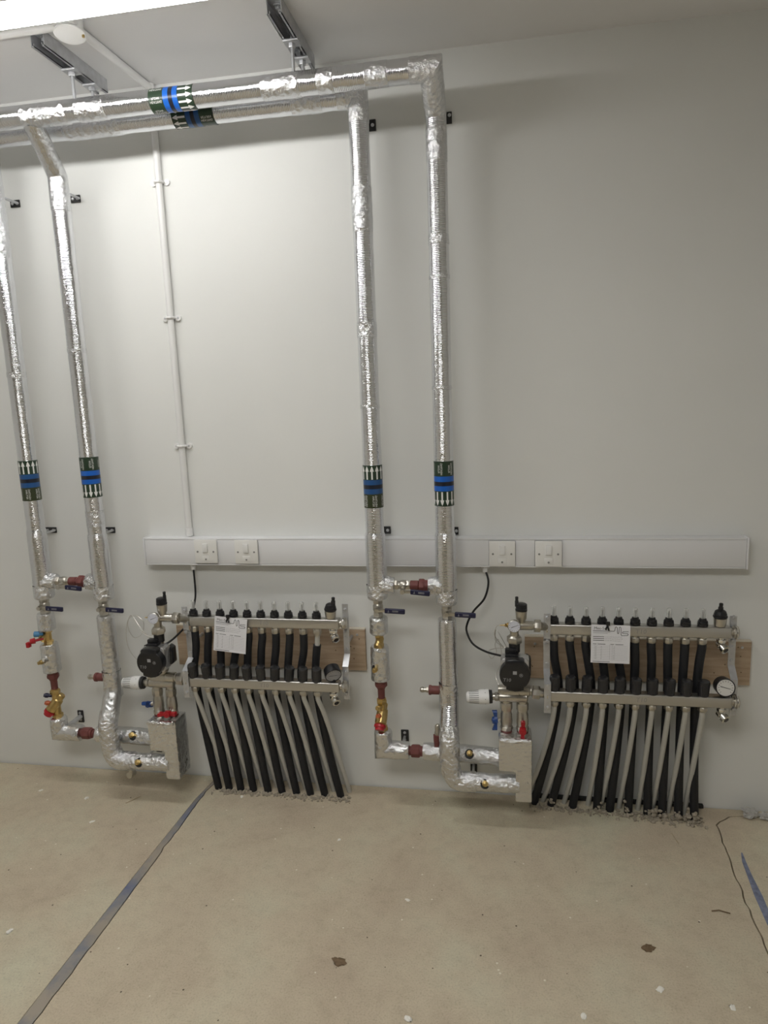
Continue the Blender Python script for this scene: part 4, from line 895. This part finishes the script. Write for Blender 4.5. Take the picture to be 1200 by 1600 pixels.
def manifold(xs, side, S):
    o = thing('underfloor_manifold', 'ten-port nickel underfloor heating manifold on the %s' % S, 'manifold', (xs+0.25, YU, ZLo))
    x0, x1 = xs-0.021, xs+0.531
    def rail(name, y, z):
        r = part(o, name, G().box(x0, x1, y-HB, y+HB, z-HB, z+HB, 0.0042, seg=3), 'steel')
        g = G(); add_text(g, 'T10', 0.021, lambda a, b: Vector((xs+0.265+a+0.1*b, y-HB-0.0005, z+b)))
        part(r, 'lettering', g, 'ink2', 'faint handwritten marking')
        return r
    rail('flow_rail', YU, ZU); rail('return_rail', YLo, ZLo)
    for i in range(10):
        x = xs+0.05*i
        c = inst(o, 'flow_meter', ME['collar'], (x, YU, ZU+HB-0.0005))
        c['label'] = 'black flow meter with clear sight tube'
        for nm, k in (('sight_glass', 'sight'), ('indicator', 'rod')):
            q = bpy.data.objects.new(nm, ME[k]); COL.objects.link(q); q.parent = c
        inst(o, 'valve_cap', ME['knob'], (x, YLo-0.002, ZLo+HB-0.0005), (0.20 if side == 'L' else 0.08, 0, random.random()))
        inst(o, 'port_nut', ME['uport'], (x, YU, ZU-HB+0.0005)); inst(o, 'port_nut', ME['lport'], (x, YLo, ZLo-HB+0.0005))
    # end fittings
    for y, z in ((YU, ZU), (YLo, ZLo)):
        part(o, 'end_plug', G().cyl((x1-0.002, y, z), (x1+0.010, y, z), 0.0125, 18).hexn((x1+0.008, y, z), (x1+0.022, y, z), 0.0195, seg=8).lathe((x1+0.021, y, z), (1, 0, 0), [(0, 0.014), (0.003, 0.013)], 18), 'nickel')
    xv = xs+0.500
    v = part(o, 'air_vent', G().lathe((xv, YU, ZU+HB-0.001), (0, 0, 1), [(0, 0.012), (0.004, 0.0175), (0.026, 0.0195), (0.029, 0.0195)], 24), 'nickel')
    tilt = (0.0, 0, 1) if side == 'R' else (0.10, -0.05, 1)
    ox = 0.0 if side == 'R' else 0.011
    part(v, 'vent_cap', G().lathe((xv, YU, ZU+HB+0.0275), tilt, [(0, 0.0195), (0.004, 0.0215), (0.008, 0.0205), (0.009, 0.0185), (0.011, 0.0185), (0.012, 0.0195), (0.022, 0.016), (0.026, 0.010)], 24)
         .lathe((xv+ox, YU, ZU+HB+0.050), (0.05, 0, 1), [(0, 0.0075), (0.012, 0.0075), (0.013, 0.0055), (0.023, 0.006), (0.025, 0.004)], 12), 'black', 'black vent cap')
    for y, z, nm in ((YU, ZU, 0), (YLo, ZLo, 1)):
        xd = xs+0.506
        b = part(o, 'drain_cock', G().cyl((xd, y, z-HB), (xd, y, z-HB-0.018), 0.010, 16).hexn((xd, y, z-HB-0.006), (xd, y, z-HB-0.016), 0.0145, seg=8)
                 .lathe((xd-0.006, y+0.012, z-HB-0.022), (0.45, -0.85, -0.45) if side == 'R' else (0.5, -0.7, -0.4), [(0, 0.008), (0.004, 0.0125), (0.016, 0.0135), (0.018, 0.011), (0.024, 0.011), (0.025, 0.0145), (0.036, 0.0145), (0.037, 0.0085), (0.032, 0.0075)], 18), 'chrome')
        d = Vector((0.45, -0.85, -0.45) if side == 'R' else (0.5, -0.7, -0.4)).normalized()
        part(b, 'outlet', G().lathe(Vector((xd-0.006, y+0.012, z-HB-0.022))+d*0.0372, d, [(0, 0.0082), (0.0006, 0.0082)], 14), 'black', 'dark drain opening')
    # pressure gauge above the return rail end
    gd = Vector((0.03, -1, 0.12) if side == 'R' else (0.42, -0.80, -0.42)).normalized(); gc = Vector((xs+0.508, YLo-0.006, 0.512))
    gg = part(o, 'pressure_gauge', G().cyl((xs+0.508, YLo, ZLo+HB-0.001), (xs+0.508, YLo, 0.500), 0.009, 12).lathe(gc-gd*0.020, gd, [(0, 0.020), (0.003, 0.0275), (0.030, 0.0290), (0.034, 0.0285), (0.035, 0.0262), (0.033, 0.0255)], 32), 'black', 'black pressure gauge')
    fc = gc+gd*0.0133
    part(gg, 'dial_face', G().lathe(fc-gd*0.001, gd, [(0, 0.0258), (0.001, 0.0258)], 32), 'dialw' if side == 'R' else 'ink2', 'white dial face' if side == 'R' else 'dial face with shade painted in grey')  # left face is coloured grey to stand for shade
    uu = Vector((1, 0, 0)); uu = (uu-gd*uu.dot(gd)).normalized(); vv = uu.cross(gd)*-1; vv = vv if vv.z > 0 else -vv
    g = G(); cc = fc+gd*0.0008
    for k in range(13):
        an = -0.75+k*(PI+1.5)/12; r0, r1, w_ = 0.018, 0.022, 0.0006
        e = math.cos(an)*uu+math.sin(an)*vv; t_ = -math.sin(an)*uu+math.cos(an)*vv
        g._face([g.bm.verts.new(q) for q in (cc+e*r0-t_*w_, cc+e*r1-t_*w_, cc+e*r1+t_*w_, cc+e*r0+t_*w_)])
    e = (uu*0.95-vv*0.25).normalized(); t_ = (uu*0.25+vv*0.95).normalized()
    g._face([g.bm.verts.new(q) for q in (cc-e*0.016-t_*0.0012, cc+e*0.015-t_*0.0007, cc+e*0.015+t_*0.0007, cc-e*0.016+t_*0.0012)])
    part(gg, 'needle', g, 'ink')
    # wall brackets at both ends
    for xb, sgn in ((xs-0.0225, -1), (xs+0.546, 1)):
        xw = 0.0105; yb = YU+0.024; g = G()
        def strip(pts, t=0.0025):
            for (ya, za), (yc, zc) in zip(pts, pts[1:]):
                l = math.hypot(yc-ya, zc-za); an = math.atan2(yc-ya, zc-za)
                m = Matrix.Translation((xb, ya, za)) @ Matrix.Rotation(-an, 4, 'X')
                g.box(-xw, xw, -t/2, t/2, -0.001, l+0.001, 0.0004, mtx=m, seg=1)
        if sgn > 0:
            strip([(YU+0.024, 0.735 if side == 'L' else 0.716), (YU+0.024, 0.555), (YLo+0.024, 0.522), (YLo+0.024, 0.405)])
        else:
            strip([(YU-0.020, 0.728), (YU-0.020, 0.645), (YU-0.004, 0.632), (YU-0.004, 0.535), (YLo-0.021, 0.505), (YLo-0.021, 0.408)])
        b = part(o, 'mounting_bracket', g, 'zinc', 'galvanised mounting bracket')
        yy = (yb-0.0012) if sgn > 0 else YU-0.0055
        for z in ((0.615, 0.572) if sgn > 0 else (0.618, 0.552)):
            part(b, 'screw', G().lathe((xb, yy, z), (0, -1, 0), [(0, 0.0062), (0.0035, 0.0055), (0.004, 0.003)], 12), 'zinc')
        for y, z in ((YU, ZU), (YLo, ZLo)):
            yy2 = (y+0.024-0.0012) if sgn > 0 else y-0.0215
            for dz_ in (0.042, -0.036):
                part(b, 'screw', G().lathe((xb, yy2, z+dz_), (0, -1, 0), [(0, 0.0055), (0.006, 0.0055), (0.007, 0.003)], 10), 'zinc')
            ring = [(xb, y+0.0205*math.cos(a), z+0.0205*math.sin(a)) for a in [2*PI*k/20 for k in range(21)]]
            part(b, 'clamp_ring', G().tube(ring, 0.0028, 8), 'chrome')
        # stand-offs to the board behind
        g3 = G()
        for z in ((0.590,) if sgn > 0 else (0.585,)):
            g3.cyl((xb, -0.018, z), (xb, (yb if sgn > 0 else YU-0.004), z), 0.006, 10)
        part(b, 'stand_off', g3, 'zinc')
    return o
XSR, XSL = 0.3755, -0.8655
manifold(XSR, 'R', 'right')
manifold(XSL, 'L', 'left')

def board(x0, x1, z0, z1, S):
    o = thing('backing_board', 'pale timber board on the wall behind the %s manifold' % S, 'board', ((x0+x1)/2, 0, z0), 'timber boards behind the manifolds')
    part(o, 'board', G().box(x0, x1, -0.018, -0.0003, z0, z1, 0.001), 'wood')
    part(o, 'top_edge', G().box(x0, x1, -0.0184, -0.0003, z1-0.001, z1+0.003, 0.0006), 'wood_edge', 'pale top edge')
    r = random.Random(3 if S == 'left' else 8); g = G()
    for k in range(9):
        xx = (x1-0.02-r.random()*0.09) if k < 6 else (x0+0.02+r.random()*0.06); zz = z0+0.015+r.random()*(z1-z0-0.03)
        g.lathe((xx, -0.0178, zz), (0, -1, 0), [(0, 0.0026), (0.0006, 0.0022)], 8)
    part(o, 'nail_hole', g, 'leaf', 'dark nail holes')
    part(o, 'screw', G().lathe((x1-0.028, -0.0175, z1-0.02), (0, -1, 0), [(0, 0.005), (0.002, 0.004)], 10).lathe((x0+0.034, -0.0175, z1-0.025), (0, -1, 0), [(0, 0.005), (0.002, 0.004)], 10), 'zinc')
board(0.2865, 1.006, 0.455, 0.6045, 'right')
board(-0.9914, -0.2715, 0.461, 0.6155, 'left')

# ------------------------------------------------------------------ heating pipes, forty of them
BR = [0.316, 0.375, 0.447, 0.528, 0.570, 0.630, 0.692, 0.738, 0.789, 0.839]
WR = [b-0.027 for b in BR]
BL = [-0.846, -0.804, -0.758, -0.708, -0.651, -0.597, -0.541, -0.488, -0.433, -0.374]
WL = [b+0.026 for b in BL]
BOW = [0.015, 0.018, 0.020, 0.014, 0.015, 0.005, 0.006, 0.006, 0.0, -0.008]
def pipes(xs, side, S, B, W):
    rnd = random.Random(21 if side == 'R' else 22)
    for i in range(10):
        x = xs+0.05*i; j = rnd.uniform(-1, 1)
        # black sleeved flow pipe, passing behind the return rail
        tx = x+(BOW[i] if side == 'R' else -0.019)
        yf = -0.044-0.0036*i if side == 'R' else -0.080
        pts = [(x, YU, ZU-HB-0.024), (x, YU, ZU-HB-0.042), (x+(tx-x)*0.35+0.003*j, YU+0.004, 0.565), (tx-0.002*j, -0.110, 0.49), (tx, -0.108, 0.43)]
        for z in (0.36, 0.29, 0.22, 0.15, 0.08, 0.0, -0.018):
            t = (0.43-max(z, 0))/0.43; e = t**(1.35 if side == 'R' else 1.32)
            pts.append((tx+(B[i]-tx)*e, -0.108+(yf+0.108)*t, z))
        start = 0.0 if not (side == 'L' and i == 9) else 0.03
        rr = 0.0136
        o = thing('heating_pipe', 'black sleeved heating pipe, %s from the left, dropping from the %s manifold' % (ORD[i], S), 'pipe', (B[i], yf, 0), 'black heating pipes of the %s manifold' % S)
        sp = smooth(pts, 4)
        if start:
            sp2 = [p for p in sp if p.z < ZU-HB-0.052]
            part(o, 'bare_end', G().tube([sp[0], sp2[0]+Vector((0, 0, -0.01))], 0.0088, 12), 'pex', 'bare white end of the pipe')
            sp = sp2
        part(o, 'sleeve', G().tube(sp, rr, 14), 'sleeve')
        # white return pipe
        yw = -0.026-0.0026*i if side == 'R' else -0.050
        pts = [(x, YLo, ZLo-HB-0.018), (x, YLo, ZLo-HB-0.035)]
        for z in (0.36, 0.29, 0.22, 0.15, 0.08, 0.0, -0.018):
            t = (0.41-max(z, 0))/0.41; e = t**(1.35 if side == 'R' else 0.80)
            pts.append((x+(W[i]-x)*e, YLo+(yw-YLo)*t, z))
        solo('heating_pipe', 'white plastic heating pipe, %s from the left, under the %s manifold' % (ORD[i], S), 'pipe', G().tube(smooth(pts, 4), 0.0084, 12), 'pex', (W[i], yw, 0), 'white heating pipes of the %s manifold' % S)
pipes(XSR, 'R', 'right', BR, WR)
pipes(XSL, 'L', 'left', BL, WL)

# ------------------------------------------------------------------ paper tags
def tag(x, z, rot, S, tiex):
    """x,z: top centre"""
    y = YU-HB-0.010; W_, H_ = 0.118, 0.124
    m = Matrix.Translation((x, y, z)) @ Matrix.Rotation(rot, 4, 'Y') @ Matrix.Rotation(-0.05, 4, 'X')
    P = lambda a, b, d=0.0009: m @ Vector((a, -d, b))
    o = thing('paper_tag', 'printed white paper tag tied to the upper rail of the %s manifold' % S, 'tag', (x, y, z))
    sh = part(o, 'paper_sheet', G().box(-W_/2, W_/2, -0.0004, 0.0004, -H_, 0, mtx=m), 'paper')
    g = G()
    def bar(a0, a1, b, h, mi=0):
        g._face([g.bm.verts.new(P(a, c)) for a, c in ((a0, b-h/2), (a1, b-h/2), (a1, b+h/2), (a0, b+h/2))], mi)
    L0 = -W_/2+0.006
    add_text(g, 'Mec-Serv', 0.0125, lambda a, b: P(L0+0.026+a, -0.0115+b))
    def stroke(pts, h):
        for p, q in zip(pts, pts[1:]):
            d = Vector((q[0]-p[0], q[1]-p[1])); n = Vector((-d.y, d.x)).normalized()*h/2; d = d.normalized()*h/2
            g._face([g.bm.verts.new(P(*v)) for v in ((p[0]-d.x-n.x, p[1]-d.y-n.y), (q[0]+d.x-n.x, q[1]+d.y-n.y), (q[0]+d.x+n.x, q[1]+d.y+n.y), (p[0]-d.x+n.x, p[1]-d.y+n.y))])
    s = 0.001*W_/0.118
    stroke([(L0, -0.0195), (0.010, -0.0195), (0.0125, -0.017), (0.0135, -0.007), (0.0165, -0.005), (0.0195, -0.008), (0.0205, -0.025), (0.0225, -0.027), (0.0245, -0.025), (0.0255, -0.007), (0.0280, -0.005), (0.0305, -0.008), (0.0315, -0.031), (0.034, -0.033), (0.051, -0.032), (0.053, -0.029), (0.051, -0.026), (0.037, -0.0255), (0.035, -0.023), (0.037, -0.0205), (0.053, -0.0195)], 0.0016)
    for b, l in ((-0.0235, 0.052), (-0.0268, 0.044)): bar(L0, L0+l, b, 0.0011, 1)
    rnd = random.Random(4)
    for b in (-0.0385, -0.0445, -0.0505):
        bar(L0, L0+0.034, b, 0.0017, 0)
        a = L0+0.037
        while a < 0.032:
            l = rnd.uniform(0.002, 0.007); bar(a, a+l, b+rnd.uniform(-0.0005, 0.0006), 0.0010, 1); a += l+0.0015
    for a0, l in ((L0, 0.011), (L0+0.014, 0.024), (0.000, 0.011), (0.015, 0.024)): bar(a0, a0+l, -0.0625, 0.0016, 0)
    for k in range(9):
        b = -0.068-0.0056*k; bar(L0, 0.053, b, 0.00045, 1)
        for a0 in (L0+0.008, L0+0.024, 0.010):
            if k < 8: bar(a0+rnd.uniform(-.001, .001), a0+0.0035, b-0.0028, 0.0013, 1)
    for a in (L0+0.006, -0.002, 0.0055): 
        g._face([g.bm.verts.new(P(*v)) for v in ((a, -0.113), (a+0.0005, -0.113), (a+0.0005, -0.062), (a, -0.062))], 1)
    bar(L0, L0+0.052, -0.1195, 0.0014, 0)
    part(sh, 'printing', g, ['ink', 'ink2'])
    tx = x+tiex
    part(o, 'cable_tie', G().tube(smooth([(tx+0.006, YU+0.004, ZU+HB+0.004), (tx+0.005, YU-HB-0.003, ZU+HB+0.006), (tx+0.001, y-0.004, z-0.001), (tx-0.004, y-0.005, z-0.014)], 4), 0.0022, 8)
         .tube(smooth([(tx+0.005, YU-HB-0.003, ZU+HB+0.004), (tx+0.003, y-0.004, z-0.006), (tx+0.006, y-0.006, z-0.016)], 4), 0.0022, 8).box(tx-0.003, tx+0.009, y-0.008, y-0.001, z+0.000, z+0.012, 0.001), 'black', 'black cable tie')
tag(-0.7145, 0.6945, 0.10, 'left', -0.012)
tag(0.5475, 0.6970, 0.012, 'right', -0.012)

# ------------------------------------------------------------------ mortar crumbs, debris
def rock(g, c, r, rnd, mi=0):
    t = bmesh.new(); bmesh.ops.create_icosphere(t, subdivisions=1, radius=1)
    sx, sy, sz = r*rnd.uniform(0.7, 1.4), r*rnd.uniform(0.7, 1.3), r*rnd.uniform(0.5, 1.1)
    for v in t.verts:
        k = 1+0.35*noise.noise(v.co*1.7+Vector(c)*300); v.co = Vector((v.co.x*sx*k, v.co.y*sy*k, v.co.z*sz*k))
    g._merge(t, mi, Matrix.Translation(c) @ Matrix.Rotation(rnd.random()*6, 4, 'Z'))
def crumbs(x0, x1, ya, yb, n, S, seed):
    rnd = random.Random(seed); g = G()
    for k in range(n):
        x = rnd.uniform(x0, x1); t = (x-x0)/(x1-x0)
        ye = ya+(yb-ya)*t; y = ye+rnd.gauss(0, 0.010); r = rnd.choice([0.0025, 0.003, 0.004, 0.005, 0.007])
        rock(g, (x, min(-0.006-r, y), r*0.35), r, rnd)
    solo('mortar_crumbs', 'crumbled mortar around the feet of the %s manifold pipes' % S, 'debris', g, 'mortar', (x0, ya, 0), kind='stuff')
crumbs(-0.86, -0.335, -0.100, -0.100, 260, 'left', 5)
crumbs(0.30, 0.865, -0.066, -0.100, 330, 'right', 6)
# mortar lumps clinging to the right-hand pipes
rnd = random.Random(9); g = G()
for k, i in enumerate((1, 3, 5, 6, 7, 8, 9, 9, 8, 6)):
    for q in range(9):
        rock(g, (BR[i]+rnd.gauss(0, 0.012), -0.062-0.0036*i+rnd.gauss(0, 0.006), abs(rnd.gauss(0.012, 0.014))), rnd.uniform(0.004, 0.009), rnd)
solo('mortar_lumps', 'rough mortar lumps clinging to the right manifold pipe feet', 'debris', g, 'mortar', (0.6, -0.08, 0), kind='stuff')
solo('edge_strip', 'dark foam edge strip at the wall foot behind the right pipes', 'edge strip', G().box(0.30, 0.885, -0.014, -0.0005, 0.0002, 0.013, 0.002), 'blackm', (0.6, 0, 0))

def chip(x, y, r, seed, label, m='plaster', fl=0.35):
    rnd = random.Random(seed); g = G()
    t = bmesh.new(); bmesh.ops.create_icosphere(t, subdivisions=3, radius=1)
    for v in t.verts:
        k = 1+0.5*noise.noise(v.co*1.3+Vector((seed*3.1, 0, 0)))+0.45*noise.noise(v.co*3.1+Vector((0, seed*2.7, 0))); v.co = Vector((v.co.x*r*k*1.2, v.co.y*r*k*0.85, max(-0.0, v.co.z)*r*fl*k))
    g._merge(t, 0, Matrix.Translation((x, y, 0.0)) @ Matrix.Rotation(rnd.random()*6, 4, 'Z'))
    solo('plaster_chip' if m == 'plaster' else 'dead_leaf', label, 'debris', g, m, (x, y, 0))
chip(0.5826, -0.7766, 0.0085, 1, 'largest white plaster chip near the bottom right of the floor')
chip(-0.0087, -0.9364, 0.008, 2, 'white plaster chip at the bottom edge, centre of the floor')
chip(-0.0616, -0.5612, 0.006, 12, 'small pale plaster chip in the open middle of the floor')
chip(-1.1473, -0.819, 0.0085, 3, 'white plaster splash at the left photo edge of the floor')
chip(-0.3217, -0.3219, 0.0055, 4, 'small white plaster dot below the left pipes, right side')
chip(-1.5243, -0.1729, 0.006, 5, 'leftmost white plaster chip, close to the wall at far left')
chip(-1.315, -0.20, 0.008, 6, 'white plaster chip in front of the left foil loop')
chip(-0.7361, -0.1257, 0.006, 7, 'white plaster chip right in front of the left manifold pipes')
chip(0.7357, -0.8066, 0.007, 8, 'white plaster chip low on the floor at the right photo edge')
chip(0.393, -0.875, 0.007, 13, 'flat white plaster chip on the bottom edge, right of centre')
chip(-1.21, -0.33, 0.007, 14, 'pale plaster chip left of the blue strip, below the foil loop')
chip(-0.2071, -0.80, 0.014, 9, 'brown scrap of dead leaf on the lower middle floor', 'leaf', 0.3)
chip(0.5783, -0.655, 0.012, 10, 'dark brown curled leaf scrap on the right part of the floor', 'leaf', 0.7)
solo('straw', 'thin dry straw lying on the floor below the left foil box', 'debris', G().tube([(-1.148, -0.215, 0.002), (-1.115, -0.17, 0.003)], 0.0013, 6), 'straw', (-1.13, -0.19, 0))
solo('straw', 'thin pale straw on the floor below the right manifold pipes', 'debris', G().tube([(0.757, -0.215, 0.002), (0.747, -0.165, 0.003)], 0.0012, 6), 'straw', (0.75, -0.19, 0))
solo('twig', 'small dark twig on the floor near the right floor joint', 'debris', G().tube([(0.775, -0.50, 0.002), (0.795, -0.497, 0.004), (0.822, -0.503, 0.002)], 0.0016, 6), 'leaf', (0.797, -0.5, 0))
# crumpled paper against the wall at the right edge
def crumple(x, y, z, r, seed):
    t = bmesh.new(); bmesh.ops.create_icosphere(t, subdivisions=4, radius=1)
    for v in t.verts:
        n = v.co.copy(); k = 0.80+0.38*noise.noise(n*1.9+Vector((seed, 0, 0)))-0.34*abs(noise.noise(n*4.3+Vector((0, seed, 0))))-0.16*abs(noise.noise(n*9+Vector((0, 0, seed))))
        v.co = Vector((n.x*k*1.15, n.y*k*0.8, n.z*k*0.72))*r
    g = G(); g._merge(t, 0, Matrix.Translation((x, y, z)))
    return g
solo('crumpled_paper', 'grey crumpled paper ball on the floor at the right edge', 'paper', crumple(1.018, -0.048, 0.018, 0.030, 3.3), 'newspaper', (1.018, -0.04, 0))
solo('crumpled_paper', 'smaller grey crumpled scrap cut by the right photo edge', 'paper', crumple(1.068, -0.052, 0.012, 0.024, 7.1), 'newspaper', (1.068, -0.05, 0))
